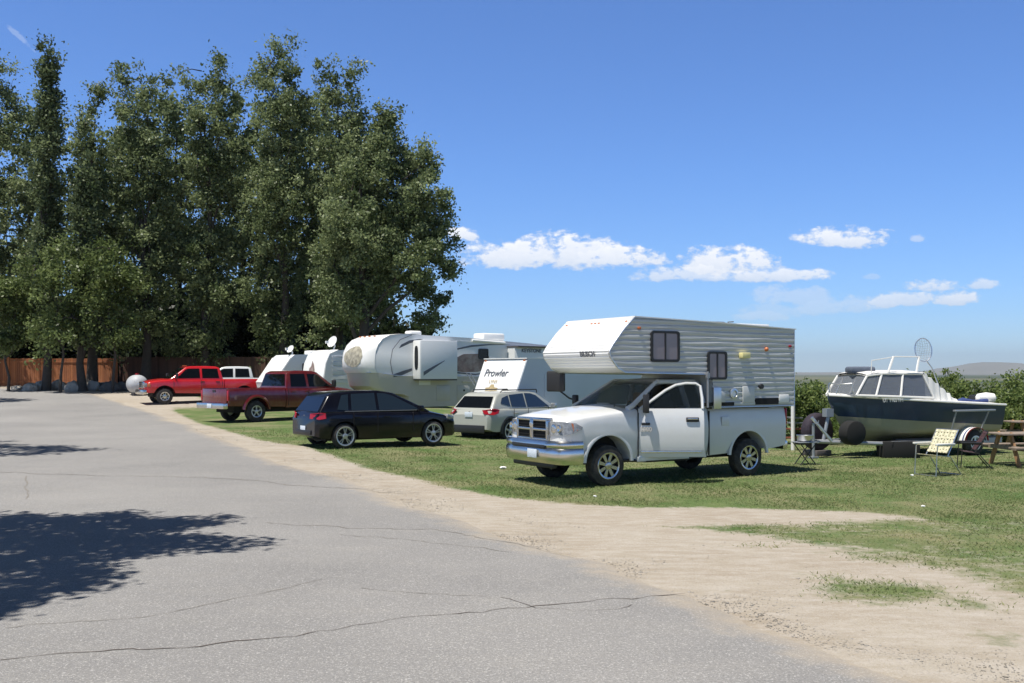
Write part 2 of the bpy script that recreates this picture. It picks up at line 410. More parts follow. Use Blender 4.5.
sx = math_('SUBTRACT', n1.outputs['Fac'], .5); sx2 = math_('SUBTRACT', n2.outputs['Fac'], .5)
# each cloud: horizontal and vertical tangent of its direction, half sizes, tilt, strength
CL = [(462, 236, 15, 8, 0, 1), (515, 258, 52, 16, 0, 1), (565, 256, 62, 19, 0, 1), (615, 260, 42, 13, 0, 1),
      (725, 266, 48, 17, 0, 1), (700, 276, 60, 9, 0, .8), (770, 277, 64, 7, 0, .9),
      (843, 240, 42, 12, 0, 1), (918, 239, 8, 5, 0, .5), (795, 299, 44, 12, 0, .42), (850, 307, 62, 9, -.08, .42), (897, 302, 36, 8, -.1, .75),
      (935, 287, 30, 7, 0, .8), (956, 300, 22, 8, 0, .85), (984, 285, 18, 6, 0, .7), (765, 317, 24, 6, 0, .4), (775, 312, 30, 10, 0, .3),
      (20, 38, 14, 4, .9, .25), (872, 277, 8, 3, 0, .3)]
acc = None; shade = None
for px, py, rx, ry, tl, st in CL:
    u0 = (px - 512) / 1000; v0 = (HZ - py) / 1000; rx *= 1.18 / 1000; ry *= 1.25 / 1000
    du = math_('SUBTRACT', cu, u0); dv = math_('SUBTRACT', cv, v0)
    dv = math_('ADD', dv, math_('MULTIPLY', du, tl))
    a = math_('DIVIDE', du, rx)
    # flat base: the lower half falls off faster
    low = math_('MULTIPLY', math_('MINIMUM', dv, 0), .75)
    b = math_('DIVIDE', math_('ADD', dv, low), ry)
    r2 = math_('ADD', math_('MULTIPLY', a, a), math_('MULTIPLY', b, b))
    d = math_('SUBTRACT', 1, r2)
    d = math_('MAXIMUM', d, -1.5)
    d = math_('ADD', d, math_('ADD', math_('MULTIPLY', sx, 3.6), math_('MULTIPLY', sx2, 1.5)))
    k = math_('MULTIPLY', math_('MULTIPLY_ADD', d, 1.5, .02, clamp=True), st)
    acc = k if acc is None else math_('MAXIMUM', acc, k)
    s_ = math_('MULTIPLY', k, math_('MULTIPLY_ADD', b, .45, .55, clamp=True))
    shade = s_ if shade is None else math_('MAXIMUM', shade, s_)
acc = math_('MULTIPLY', acc, .94, clamp=True)
cc = N.new('ShaderNodeMix'); cc.data_type = 'RGBA'
cc.inputs['A'].default_value = tuple(v * CLOUDB for v in (.62, .70, .84)) + (1,); cc.inputs['B'].default_value = tuple(v * CLOUDB for v in (1.0, 1.0, 1.02)) + (1,)
Lk.new(math_('ADD', shade, math_('MULTIPLY', math_('SUBTRACT', n2.outputs['Fac'], .5), .5), clamp=True), cc.inputs['Factor'])
# sky tinted by elevation; darkened overhead, out of view, to weaken shadow fill
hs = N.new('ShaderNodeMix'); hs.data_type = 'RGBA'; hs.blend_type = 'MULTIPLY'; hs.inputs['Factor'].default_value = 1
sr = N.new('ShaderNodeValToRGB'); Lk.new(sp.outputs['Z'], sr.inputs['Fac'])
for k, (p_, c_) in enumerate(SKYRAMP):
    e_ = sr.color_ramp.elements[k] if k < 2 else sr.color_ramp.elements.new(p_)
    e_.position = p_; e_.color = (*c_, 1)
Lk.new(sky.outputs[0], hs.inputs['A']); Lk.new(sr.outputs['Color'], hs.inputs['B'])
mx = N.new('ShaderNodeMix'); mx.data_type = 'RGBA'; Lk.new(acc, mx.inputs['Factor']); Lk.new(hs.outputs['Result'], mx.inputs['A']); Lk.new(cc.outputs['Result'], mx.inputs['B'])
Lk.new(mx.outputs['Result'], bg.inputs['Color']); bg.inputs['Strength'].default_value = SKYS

# ================================================================== GROUND
def poly_sd(px, py, poly):
    """signed distance to polygon, positive inside"""
    px = np.asarray(px); py = np.asarray(py); d = np.full(px.shape, 1e9); ins = np.zeros(px.shape, bool)
    n = len(poly)
    for i in range(n):
        x0, y0 = poly[i]; x1, y1 = poly[(i + 1) % n]; ex, ey = x1 - x0, y1 - y0
        t = np.clip(((px - x0) * ex + (py - y0) * ey) / (ex * ex + ey * ey + 1e-12), 0, 1)
        d = np.minimum(d, np.hypot(px - x0 - t * ex, py - y0 - t * ey))
        c = ((y0 > py) != (y1 > py)) & (px < (x1 - x0) * (py - y0) / (y1 - y0 + 1e-12) + x0)
        ins ^= c
    return np.where(ins, d, -d)
lawn_px = [(165, 406), (173, 411), (199, 423), (234, 433), (262, 441), (304, 446), (330, 455), (362, 467), (400, 476), (450, 488), (500, 497), (560, 503), (640, 507), (740, 508), (860, 512), (915, 517), (935, 522), (1100, 522), (1300, 560)]
LAWN = [G(*p) for p in lawn_px] + [(60, 14), (90, 60), (60, 110), (-14, 110), (-20, 62), (-17, 54)]
mid_px = [(915, 517), (800, 522), (640, 526), (700, 531), (760, 538), (800, 545), (870, 553), (900, 565), (960, 578), (1060, 620), (1300, 640), (1300, 545), (1100, 520)]
MID = [G(*p) for p in mid_px]
patches = [(885, 592, 85, 16, .72), (960, 603, 60, 12, .5), (832, 578, 40, 7, .45), (985, 560, 90, 26, .55), (1000, 640, 50, 12, .45), (905, 556, 80, 12, .55), (760, 545, 50, 5, .35), (780, 483, 60, 6, 0), (700, 655, 6, 4, .5)]
def grass_amount(x, y):
    a = np.clip(poly_sd(x, y, LAWN) / .55 + .42, 0, 1)
    b = np.clip(poly_sd(x, y, MID) / .7 + .35, 0, 1) * .62
    g = np.maximum(a, b)
    for px, py, rx, ry, s in patches:
        cx, cy = G(px, py); wx = rx / F * cy; wy = abs(G(px, py - ry)[1] - G(px, py + ry)[1]) / 2
        r = ((x - cx) / wx) ** 2 + ((y - cy) / wy) ** 2
        g = np.maximum(g, s * np.exp(-r * 1.1))
    # bare, trodden dirt round the bright red truck and at the foot of the fence
    for cx, cy, rx, ry in ((-17, 51, 9, 4.5), (-26, 61.5, 14, 2.0)):
        r = ((x - cx) / rx) ** 2 + ((y - cy) / ry) ** 2
        g = g * (1 - .85 * np.exp(-r * r))
    return g
def axis(lo, hi, dlo, dhi, step, far):
    core = np.arange(dlo, dhi + 1e-6, step); out = [core]
    a = []; s = step; v = dhi
    while v < far: s *= 1.28; v += s; a.append(v)
    b = []; s = step; v = dlo
    while v > -far: s *= 1.28; v -= s; b.append(v)
    return np.array(b[::-1] + list(core) + a)
xs = axis(0, 0, -34, 26, .2, 30000); ys = axis(0, 0, 3, 72, .2, 30000)
X, Y = np.meshgrid(xs, ys); Z = ground_z(X, Y)
far = np.hypot(X, Y); near = (far < 90)
Z = Z + near * (.010 * np.sin(X * 2.1 + 1.3 * np.sin(Y * .9)) * np.sin(Y * 1.7) ) * .6
me = bpy.data.meshes.new('ground'); nx, ny = len(xs), len(ys)
V = np.stack([X, Y, Z], -1).reshape(-1, 3); idx = np.arange(nx * ny).reshape(ny, nx)
Fq = np.stack([idx[:-1, :-1], idx[:-1, 1:], idx[1:, 1:], idx[1:, :-1]], -1).reshape(-1, 4)
def fast_mesh(name, V, Fc, m, parent=None):
    me = bpy.data.meshes.new(name); k = Fc.shape[1]
    me.vertices.add(len(V)); me.vertices.foreach_set('co', V.astype(np.float32).ravel())
    me.loops.add(Fc.size); me.loops.foreach_set('vertex_index', Fc.astype(np.int32).ravel())
    me.polygons.add(len(Fc)); me.polygons.foreach_set('loop_start', np.arange(0, Fc.size, k, dtype=np.int32))
    me.update(calc_edges=True); me.validate()
    me.materials.append(m); o = bpy.data.objects.new(name, me); COL.objects.link(o)
    if parent: o.parent = parent
    return o
def set_attr(o, name, vals, dom='POINT'):
    a = o.data.attributes.new(name, 'FLOAT', dom); a.data.foreach_set('value', np.asarray(vals, np.float32).ravel())
GA = grass_amount(V[:, 0], V[:, 1])
farv = np.hypot(V[:, 0], V[:, 1])
gm = bpy.data.materials.new('ground_mix'); N2, L2 = nt(gm); b = N2['Principled BSDF']; b.inputs['Roughness'].default_value = .95; b.inputs['Specular IOR Level'].default_value = .15
def nz(scale, detail=5, rough=.6, NN=None, LL=None, vec=None, stretch=None):
    n = NN.new('ShaderNodeTexNoise'); n.inputs['Scale'].default_value = scale; n.inputs['Detail'].default_value = detail; n.inputs['Roughness'].default_value = rough
    if stretch:
        mp = NN.new('ShaderNodeMapping'); mp.inputs['Scale'].default_value = stretch; mp.inputs['Rotation'].default_value = (0, 0, .5); LL.new(vec, mp.inputs['Vector']); vec = mp.outputs[0]
    LL.new(vec, n.inputs['Vector']); return n.outputs['Fac']
def mixc(NN, LL, f, a, b, blend='MIX'):
    m_ = NN.new('ShaderNodeMix'); m_.data_type = 'RGBA'; m_.blend_type = blend
    for s_, v in (('Factor', f), ('A', a), ('B', b)):
        if isinstance(v, (int, float)): m_.inputs[s_].default_value = v
        elif isinstance(v, tuple): m_.inputs[s_].default_value = (*v, 1)
        else: LL.new(v, m_.inputs[s_])
    return m_.outputs['Result']
def ramp(NN, LL, f, lo, hi):
    r = NN.new('ShaderNodeMapRange'); r.inputs['From Min'].default_value = lo; r.inputs['From Max'].default_value = hi; LL.new(f, r.inputs['Value']); return r.outputs['Result']
geo = N2.new('ShaderNodeNewGeometry'); pos = geo.outputs['Position']
q = lambda *a, **k: nz(*a, NN=N2, LL=L2, vec=pos, **k)
at = N2.new('ShaderNodeAttribute'); at.attribute_name = 'grass'
def m2(op, a, b_=None, c=None, clamp=False):
    n = N2.new('ShaderNodeMath'); n.operation = op; n.use_clamp = clamp
    for i, v in enumerate((a, b_, c)):
        if v is None: continue
        if isinstance(v, (int, float)): n.inputs[i].default_value = v
        else: L2.new(v, n.inputs[i])
    return n.outputs[0]
nn = m2('ADD', m2('MULTIPLY', q(.7, 4), .4), m2('MULTIPLY', q(5, 6, .7), .6))
gf = ramp(N2, L2, m2('SUBTRACT', m2('MULTIPLY', at.outputs['Fac'], 1.02), m2('MULTIPLY_ADD', nn, 1.9, -.62)), -.05, .3)
dirt = mixc(N2, L2, ramp(N2, L2, q(.45, 6, .65), .3, .7), (.31, .26, .20), (.385, .345, .285))
dirt = mixc(N2, L2, ramp(N2, L2, q(2.2, 6, .7, stretch=(1, 3, 1)), .42, .72), dirt, (.44, .40, .35))
dirt = mixc(N2, L2, m2('MULTIPLY', ramp(N2, L2, q(1.1, 8, .75, stretch=(1, 2.2, 1)), .50, .70), .55), dirt, (.275, .225, .17))
dirt = mixc(N2, L2, m2('MULTIPLY', ramp(N2, L2, q(9, 5, .75), .54, .70), .45), dirt, (.50, .455, .40))
dirt = mixc(N2, L2, m2('MULTIPLY', ramp(N2, L2, q(40, 4, .75), .54, .70), .7), dirt, (.24, .19, .135))
dirt = mixc(N2, L2, m2('MULTIPLY', ramp(N2, L2, q(70, 2, .6), .6, .72), .6), dirt, (.58, .54, .48))
grs = mixc(N2, L2, ramp(N2, L2, q(1.1, 6, .7), .35, .68), (.07, .125, .035), (.15, .19, .075))
grs = mixc(N2, L2, m2('MULTIPLY', ramp(N2, L2, q(.5, 7, .7), .44, .62), .85), grs, (.24, .215, .125))
grs = mixc(N2, L2, m2('MULTIPLY', ramp(N2, L2, q(28, 4, .75), .48, .7), .7), grs, (.045, .085, .02))
grs = mixc(N2, L2, m2('MULTIPLY', ramp(N2, L2, q(60, 3, .7), .6, .72), .45), grs, (.38, .36, .18))
base = mixc(N2, L2, gf, dirt, grs)
# the far plain: pale dry fields
fa = N2.new('ShaderNodeAttribute'); fa.attribute_name = 'far'
base = mixc(N2, L2, fa.outputs['Fac'], base, mixc(N2, L2, ramp(N2, L2, q(.0011, 5, .6), .4, .6), (.15, .15, .10), (.045, .065, .04)))
L2.new(base, b.inputs['Base Color'])
bp = N2.new('ShaderNodeBump'); bp.inputs['Strength'].default_value = .55; bp.inputs['Distance'].default_value = .03
L2.new(m2('ADD', q(38, 4, .7), m2('MULTIPLY', q(6, 4, .6), 1.2)), bp.inputs['Height']); L2.new(bp.outputs['Normal'], b.inputs['Normal'])
go = fast_mesh('ground', V, Fq, gm); set_attr(go, 'grass', GA); set_attr(go, 'far', np.clip((farv - 130) / 200, 0, 1)); go['kind'] = 'structure'
go.data.polygons.foreach_set('use_smooth', [True] * len(go.data.polygons))

# ================================================================== ROAD
EDGE = [(70, -120), (66.5, -62), (65, -42), (63, -31.5), (60, -26.5), (57, -23.8)]
for px, py in [(120, 402), (165, 416), (225, 441), (270, 458), (318, 473), (362, 488), (400, 501), (440, 516), (480, 529), (512, 540), (612, 568), (677, 590), (792, 631), (862, 656), (942, 683)]:
    x_, y_ = G(px, py); EDGE.append((y_, x_))
EDGE += [(3, 4.0), (-30, 18)]
EDGE.sort()
ey = np.array([a for a, b_ in EDGE]); ex = np.array([b_ for a, b_ in EDGE])
ry = np.concatenate([np.arange(-25, 3, 1.0), np.arange(3, 20, .12), np.arange(20, 66.4, .25)])
xr = np.interp(ry, ey, ex)
jit = np.interp(ry, np.arange(-30, 70, .35), rng.normal(0, .045, len(np.arange(-30, 70, .35)))) + np.interp(ry, np.arange(-30, 70, 1.7), rng.normal(0, .10, len(np.arange(-30, 70, 1.7))))
xr = xr + jit
xl = np.minimum(-.62 * ry - 6, xr - 9)
xl = np.maximum(xl, -70)
T = np.concatenate([np.linspace(0, .6, 16, endpoint=False), np.linspace(.6, 1, 30)])
RX = xl[:, None] + (xr - xl)[:, None] * T[None]; RYY = np.repeat(ry[:, None], len(T), 1)
RZZ = ground_z(RX, RYY) + .022
RZZ[:, -1] -= .03
Vr = np.stack([RX, RYY, RZZ], -1).reshape(-1, 3); ii = np.arange(len(ry) * len(T)).reshape(len(ry), len(T))
Fr = np.stack([ii[:-1, :-1], ii[:-1, 1:], ii[1:, 1:], ii[1:, :-1]], -1).reshape(-1, 4)
am = bpy.data.materials.new('old_asphalt'); N2, L2 = nt(am); b = N2['Principled BSDF']; b.inputs['Roughness'].default_value = .9; b.inputs['Specular IOR Level'].default_value = .25
geo = N2.new('ShaderNodeNewGeometry'); pos = geo.outputs['Position']
c = mixc(N2, L2, ramp(N2, L2, q(.22, 5, .6), .3, .7), (.200, .195, .19), (.285, .275, .262))
c = mixc(N2, L2, m2('MULTIPLY', ramp(N2, L2, q(.8, 6, .65, stretch=(1, 2.5, 1)), .5, .72), .35), c, (.30, .285, .26))
c = mixc(N2, L2, m2('MULTIPLY', ramp(N2, L2, q(48, 4, .8), .48, .64), .6), c, (.11, .11, .115))
c = mixc(N2, L2, m2('MULTIPLY', ramp(N2, L2, q(62, 3, .75), .54, .68), .8), c, (.52, .505, .48))
ed = N2.new('ShaderNodeAttribute'); ed.attribute_name = 'edge'
c = mixc(N2, L2, m2('MULTIPLY', ramp(N2, L2, m2('ADD', ed.outputs['Fac'], m2('MULTIPLY', q(3, 6, .7), .8)), 1.0, 1.5), .75), c, (.43, .36, .27))
L2.new(c, b.inputs['Base Color'])
bp = N2.new('ShaderNodeBump'); bp.inputs['Strength'].default_value = .5; bp.inputs['Distance'].default_value = .012
L2.new(q(80, 3, .7), bp.inputs['Height']); L2.new(bp.outputs['Normal'], b.inputs['Normal'])
ro = fast_mesh('road', Vr, Fr, am); ro['kind'] = 'structure'
set_attr(ro, 'edge', np.clip(1 - (xr[:, None] - RX) / 1.3, 0, 1))
def strip(name, pxs, w, m, jitter=.03, z=.004):
    pts = [G(*p) for p in pxs]; path = []
    for (a, b_), (c_, d) in zip(pts[:-1], pts[1:]):
        L_ = math.hypot(c_ - a, d - b_); n = max(2, int(L_ / .10))
        for k in range(n): path.append((a + (c_ - a) * k / n, b_ + (d - b_) * k / n))
    wx = wy = 0; P2 = []
    for x, y in path:
        wx = wx * .93 + random.gauss(0, jitter); wy = wy * .93 + random.gauss(0, jitter); P2.append((x + wx, y + wy))
    vs = []; fs = []
    for i, (x, y) in enumerate(P2):
        a = P2[max(i - 1, 0)]; b_ = P2[min(i + 1, len(P2) - 1)]; dx, dy = b_[0] - a[0], b_[1] - a[1]; l = math.hypot(dx, dy) + 1e-9
        ww = w * random.uniform(.25, 1.0) / 2
        for s_ in (-1, 1):
            X_, Y_ = x - dy / l * ww * s_, y + dx / l * ww * s_; vs.append((X_, Y_, gz(X_, Y_) + .022 + z))
        if i: fs.append((2 * i - 2, 2 * i - 1, 2 * i + 1, 2 * i))
    mb = MB(); mb.add(vs, fs); o = mb.build(name, m, smooth=False); o['kind'] = 'structure'; return o
M['crack'] = mat('crack_filler', (.11, .09, .075), .9, var=.4, vscale=20)
M['crackpale'] = mat('dusty_crack', (.205, .185, .16), .95, var=.25, vscale=20)
strip('road_crack', [(0, 664), (60, 657), (130, 654), (220, 648), (300, 640), (390, 625), (450, 617), (520, 607), (600, 602), (700, 597)], .020, 'crack')
strip('road_crack', [(0, 473), (80, 476), (170, 478), (270, 483), (350, 490), (420, 495)], .04, 'crackpale')
strip('road_crack', [(500, 600), (540, 608), (590, 611), (640, 603)], .010, 'crack')
strip('road_crack', [(270, 524), (350, 530), (430, 533), (520, 546), (590, 560)], .022, 'crackpale')
strip('road_crack', [(340, 537), (440, 545), (520, 553)], .016, 'crackpale')
strip('road_crack', [(360, 592), (450, 600), (500, 606)], .012, 'crackpale')
strip('road_crack', [(27, 500), (22, 488), (28, 476)], .03, 'crackpale', .012)
strip('road_crack', [(0, 632), (140, 620), (260, 596), (330, 580)], .012, 'crackpale', .02)

# ------------------------------------------------------------------ grass blades, gravel
def blades():
    n = 800000
    d = 8 + 26 * rng.random(n) ** .8; x = (rng.random(n) * 1.12 - .52) * d
    g = grass_amount(x, d)
    ph = np.sin(x * 3.1 + 2 * np.sin(d * 1.3)) * np.sin(d * 2.7 + x) * .5 + .5
    ph2 = np.sin(x * .9 + 1.7) * np.sin(d * .8 + .6 * x) * .5 + .5
    keep = rng.random(n) < np.clip((g - .18) * 1.25, 0, 1) * (.35 + .65 * ph) * np.interp(d, [8, 18, 26, 34], [.9, .55, .22, .03])
    x, d, g, ph2 = x[keep], d[keep], g[keep], ph2[keep]; n = len(x); z = ground_z(x, d)
    h = rng.uniform(.012, .034, n) * (.6 + .6 * ph2) * np.interp(d, [8, 30], [1, 1.4]); w = rng.uniform(.004, .009, n) * np.interp(d, [8, 30], [1, 2.2])
    a = rng.random(n) * 6.283; lean = rng.uniform(.7, 2.4, n) * h; la = rng.random(n) * 6.283
    V = np.empty((n, 3, 3)); V[:, 0] = np.stack([x - w * np.cos(a), d - w * np.sin(a), z - .005], -1); V[:, 1] = np.stack([x + w * np.cos(a), d + w * np.sin(a), z - .005], -1)
    V[:, 2] = np.stack([x + lean * np.cos(la), d + lean * np.sin(la), z + h], -1)
    o = fast_mesh('grass', V.reshape(-1, 3), np.arange(3 * n).reshape(n, 3), leafmat('lawn_blades', (.085, .15, .042), (.34, .34, .17), .1))
    t = np.clip(rng.normal(.34, .20, n) + .30 * (np.sin(x * 1.9 + 3 * np.sin(d * .7)) * np.sin(d * 1.1 + x * .6) > .35) + .35 * (1 - np.clip(g, 0, 1)) + .12 * (1 - ph2), 0, 1); set_attr(o, 'tint', np.repeat(t, 3)); o['kind'] = 'stuff'
    tag(o, 'short patchy green and straw coloured lawn grass under the parked vehicles', 'grass')
blades()
def gravel():
    oct_v = np.array([(1, 0, 0), (-1, 0, 0), (0, 1, 0), (0, -1, 0), (0, 0, .32), (0, 0, -.4)], float)
    oct_f = np.array([(0, 2, 4), (2, 1, 4), (1, 3, 4), (3, 0, 4), (2, 0, 5), (1, 2, 5), (3, 1, 5), (0, 3, 5)])
    n = 16000; y = 6 + 30 * rng.random(n) ** 1.5; e = np.interp(y, ey, ex); off = np.abs(rng.normal(0, .75, n)) - .12; x = e + off
    s = rng.uniform(.003, .009, n) * np.where(rng.random(n) < .03, 2.2, 1)
    extra = 1800; y2 = 7 + 9 * rng.random(extra); x2 = np.interp(y2, ey, ex) + rng.random(extra) * 7; y = np.concatenate([y, y2]); x = np.concatenate([x, x2]); s = np.concatenate([s, rng.uniform(.003, .007, extra)]); n += extra
    ang = rng.random(n) * 6.28; R = np.zeros((n, 3, 3)); R[:, 0, 0] = np.cos(ang); R[:, 0, 1] = -np.sin(ang); R[:, 1, 0] = np.sin(ang); R[:, 1, 1] = np.cos(ang); R[:, 2, 2] = 1
    V = oct_v[None] * s[:, None, None] * rng.uniform(.6, 1.4, (n, 1, 3)) * (1 + .25 * rng.standard_normal((n, 6, 1)))
    V = np.einsum('nij,nkj->nki', R, V); V[:, :, 0] += x[:, None]; V[:, :, 1] += y[:, None]; V[:, :, 2] += (ground_z(x, y) + s * .05)[:, None]
    Fc = (oct_f[None] + (np.arange(n) * 6)[:, None, None]).reshape(-1, 3)
    o = fast_mesh('gravel', V.reshape(-1, 3), Fc, leafmat('gravel_stones', (.33, .30, .25), (.56, .53, .48), .1)); set_attr(o, 'tint', np.repeat(rng.random(n), 6)); o['kind'] = 'stuff'
    tag(o, 'loose pale gravel along the ragged asphalt edge', 'gravel')
gravel()

# ================================================================== FAR HILLS
def ridge(name, prof, d, depth, col):
    n = len(prof); pts = []
    prof = [((px - 512) / F * d, CAMH - (py - HZ) / F * d) for px, py in prof]
    xs_ = np.linspace(prof[0][0], prof[-1][0], 220); zs = np.interp(xs_, [a for a, b_ in prof], [b_ for a, b_ in prof])
    vs = []; K = 9
    for i, (x, z) in enumerate(zip(xs_, zs)):
        h = z + 12
        for k in range(K):
            t = k / (K - 1); s_ = math.sin(math.pi * min(1, t))
            yy = d + (t - .5) * depth
            nzv = .12 * h * math.sin(x * .004 + k * 1.3) * s_ + .05 * h * math.sin(x * .017 + k * 2.1) * s_
            vs.append((x, yy, -12 + h * s_ + (nzv if k != K // 2 else 0)))
    fs = [(i * K + k, (i + 1) * K + k, (i + 1) * K + k + 1, i * K + k + 1) for i in range(219) for k in range(K - 1)]
    o = MB().add(vs, fs).build(name, col); o['kind'] = 'structure'; return o
M['hill'] = mat('dry_hillside', (.17, .15, .10), .95, var=.3, vscale=.002)
ridge('hills', [(-900, 372), (-300, 366), (200, 364), (500, 368), (700, 371), (800, 372.5), (850, 372), (905, 372.5), (950, 370), (980, 364), (1000, 362), (1018, 365.5), (1040, 367), (1100, 362), (1400, 358), (2400, 372)], 14000, 4000, 'hill')
if HAZE > 0:
    hb = MB().box((0, 8000, 220), (46000, 30000, 480)).build('haze', None or 'paper', smooth=False)
    hb['kind'] = 'stuff'; tag(hb, 'thin blue air haze over the whole valley', 'haze')
    hm = bpy.data.materials.new('haze_air'); N3, L3 = nt(hm); N3.remove(N3['Principled BSDF']); pv = N3.new('ShaderNodeVolumePrincipled')
    pv.inputs['Color'].default_value = (.74, .87, 1, 1); pv.inputs['Density'].default_value = HAZE; pv.inputs['Anisotropy'].default_value = .2
    L3.new(pv.outputs[0], N3['Material Output'].inputs['Volume']); hb.data.materials.clear(); hb.data.materials.append(hm)

# ================================================================== TREES
def leaves(centers, size, tint, name, m, parent, squash=.75):
    n = len(centers); s = rng.uniform(.6, 1.3, n) * size
    a = rng.normal(size=(n, 3)); a /= np.linalg.norm(a, axis=1)[:, None]; b_ = rng.normal(size=(n, 3)); b_ -= a * (a * b_).sum(1)[:, None]; b_ /= np.linalg.norm(b_, axis=1)[:, None]
    c_ = np.cross(a, b_)
    V = np.empty((n, 4, 3)); V[:, 0] = centers - a * s[:, None]; V[:, 1] = centers + b_ * s[:, None] * .55 + c_ * s[:, None] * .12
    V[:, 2] = centers + a * s[:, None]; V[:, 3] = centers - b_ * s[:, None] * .55 + c_ * s[:, None] * .12
    o = fast_mesh(name, V.reshape(-1, 3), np.arange(4 * n).reshape(n, 4), M[m], parent); set_attr(o, 'tint', np.repeat(tint, 4)); return o
def clump_cloud(lobes, nclump, nleaf, rc, zsq=.85):
    """clumps on and in ellipsoidal lobes (c, r); returns leaf centres and a tone per leaf"""
    vol = np.array([l[1][0] * l[1][1] * l[1][2] for l in lobes]) ** .75; k = rng.choice(len(lobes), nclump, p=vol / vol.sum())
    C = np.array([l[0] for l in lobes], float)[k]; R = np.array([l[1] for l in lobes], float)[k]
    u = rng.normal(size=(nclump, 3)); u /= np.linalg.norm(u, axis=1)[:, None]; r = rng.random(nclump) ** (1 / 2.2)
    cc_ = C + u * r[:, None] * R
    rcc = rc * rng.uniform(.5, 1.35, nclump); tone = np.clip(rng.normal(.45, .2, nclump), 0, 1)
    cnt = rng.integers(int(nleaf * .5), int(nleaf * 1.5), nclump)
    w = np.repeat(np.arange(nclump), cnt); g = rng.normal(size=(len(w), 3)) * .52; g[:, 2] *= zsq
    pts = cc_[w] + g * rcc[w][:, None]
    return pts, np.clip(tone[w] + rng.normal(0, .2, len(w)), 0, 1), cc_
def tree(name, label, group, x, y, top, width, depth=None, base=4.0, shape='oval', leaf='leaf_pop', ncl=260, nlf=60, rc=.62, lsz=.11, lobes=None, tr=.30, sway=0, z0=None, cat='tree', limbs=9):
    zg = gz(x, y) - .05 if z0 is None else z0
    t = empty(name, label, cat, (x, y, zg), 0, group)
    H = top - zg; depth = depth or width
    if lobes is None:
        lobes = []; n = 11 if shape != 'column' else 13
        for i in range(n):
            f = (i + .5) / n; z = base + (H - base - .5) * f
            if shape == 'column': w_ = width / 2 * (math.sin(math.pi * (.18 + .66 * f)) ** .6)
            else: w_ = width / 2 * 1.1 * (math.sin(math.pi * (.22 + .56 * f)) ** .7)
            for j in range(1 if shape == 'column' else (3 if f < .8 else 2)):
                a = random.random() * 6.28; o_ = w_ * random.uniform(0, .45) if shape == 'column' else w_ * random.uniform(.25, .62)
                lobes.append(((math.cos(a) * o_ + sway * f, math.sin(a) * o_ * depth / width, z + random.uniform(-.6, .6)), (w_ * random.uniform(.5, .78) if shape != 'column' else w_ * random.uniform(.65, 1.0), w_ * .6, (H - base) / n * random.uniform(.8, 1.5))))
    pts, tone, cc_ = clump_cloud(lobes, int(ncl * 1.02), int(nlf * 1.75), rc * .92)
    ok = pts[:, 2] > .3; pts, tone = pts[ok], tone[ok]
    leaves(pts, lsz, tone, 'crown', leaf, t)
    mb = MB(); tp = [(0, 0, -.2)]; k = 7; ph = random.random() * 6
    for i in range(1, k + 1):
        f = i / k; tp.append((sway * f * f + .16 * math.sin(ph + i * 1.3), .16 * math.cos(ph + i), (H * .86) * f))
    mb.tube(tp, [tr * (1.25 if i == 0 else 1) * (1 - .88 * (i / k)) for i in range(k + 1)], 10)
    big = sorted(lobes, key=lambda l: -l[1][0] * l[1][2])[:limbs]
    for (c0, r0) in big:
        f = max(.12, min(.8, (c0[2] - .25 * H * random.uniform(.4, .8)) / (H * .86))); i = f * k; i0 = int(i); q_ = i - i0
        s0 = Vector(tp[i0]).lerp(Vector(tp[min(i0 + 1, k)]), q_); e = Vector(c0); mid_ = s0.lerp(e, .5) + Vector((random.uniform(-.3, .3), random.uniform(-.3, .3), random.uniform(-.5, .1)))
        r_ = tr * (1 - .8 * f) * .5
        mb.tube([s0, mid_, e, e + Vector((random.uniform(-.4, .4), random.uniform(-.4, .4), r0[2] * .7))], [r_, r_ * .75, r_ * .45, r_ * .15], 7)
    for c0 in cc_[rng.choice(len(cc_), min(30, len(cc_)), replace=False)]:
        e = Vector(c0); l0 = min(lobes, key=lambda l: (Vector(l[0]) - e).length); s0 = Vector(l0[0]); 
        mb.tube([s0, s0.lerp(e, .5) + Vector((0, 0, .15)), e], [.045, .03, .012], 5)
    mb.build('trunk', 'bark', t)
    return t
def at_px(px, d): return (px - 512) / F * d
def top_z(py, d): return CAMH + (HZ - py) / F * d
TG = 'tall cottonwoods and poplars in a row along the fence'
def T_(name, label, px, toppy, wpx, d, **k):
    return tree(name, label, TG, at_px(px, d), d, top_z(toppy, d), wpx / F * d, **k)
T_('cottonwood_tree', 'loose cottonwood cut by the left edge of the photo', -8, 56, 66, 66, base=3, ncl=300)
T_('poplar_tree', 'narrow dark columnar poplar, leftmost dark spire of the row', 46, 58, 32, 61, base=3.5, shape='column', leaf='leaf_dark', ncl=250, nlf=60, rc=.5, tr=.25)
T_('cottonwood_tree', 'cottonwood with a small open bushy top just right of the dark columnar poplar', 92, 74, 44, 64, base=3, ncl=170, nlf=55, tr=.33)
T_('poplar_tree', 'short dark columnar poplar whose spire ends low beside the open bushy top', 83, 165, 28, 60.5, base=3, shape='column', leaf='leaf_dark', ncl=160, nlf=60, rc=.5, tr=.25)
T_('cottonwood_tree', 'broad cottonwood with twin rounded tops behind the pale boulders', 145, 57, 70, 65, base=2.6, ncl=330)
T_('cottonwood_tree', 'tall cottonwood whose crown stands above the bright red truck', 207, 60, 74, 66, base=2.6, ncl=360)
T_('cottonwood_tree', 'tallest rounded cottonwood at the middle of the row with wide dense crown', 283, 44, 72, 65, base=2.6, ncl=380)
T_('cottonwood_tree', 'cottonwood standing directly above the two small campers', 338, 62, 66, 64, base=2.6, ncl=360)
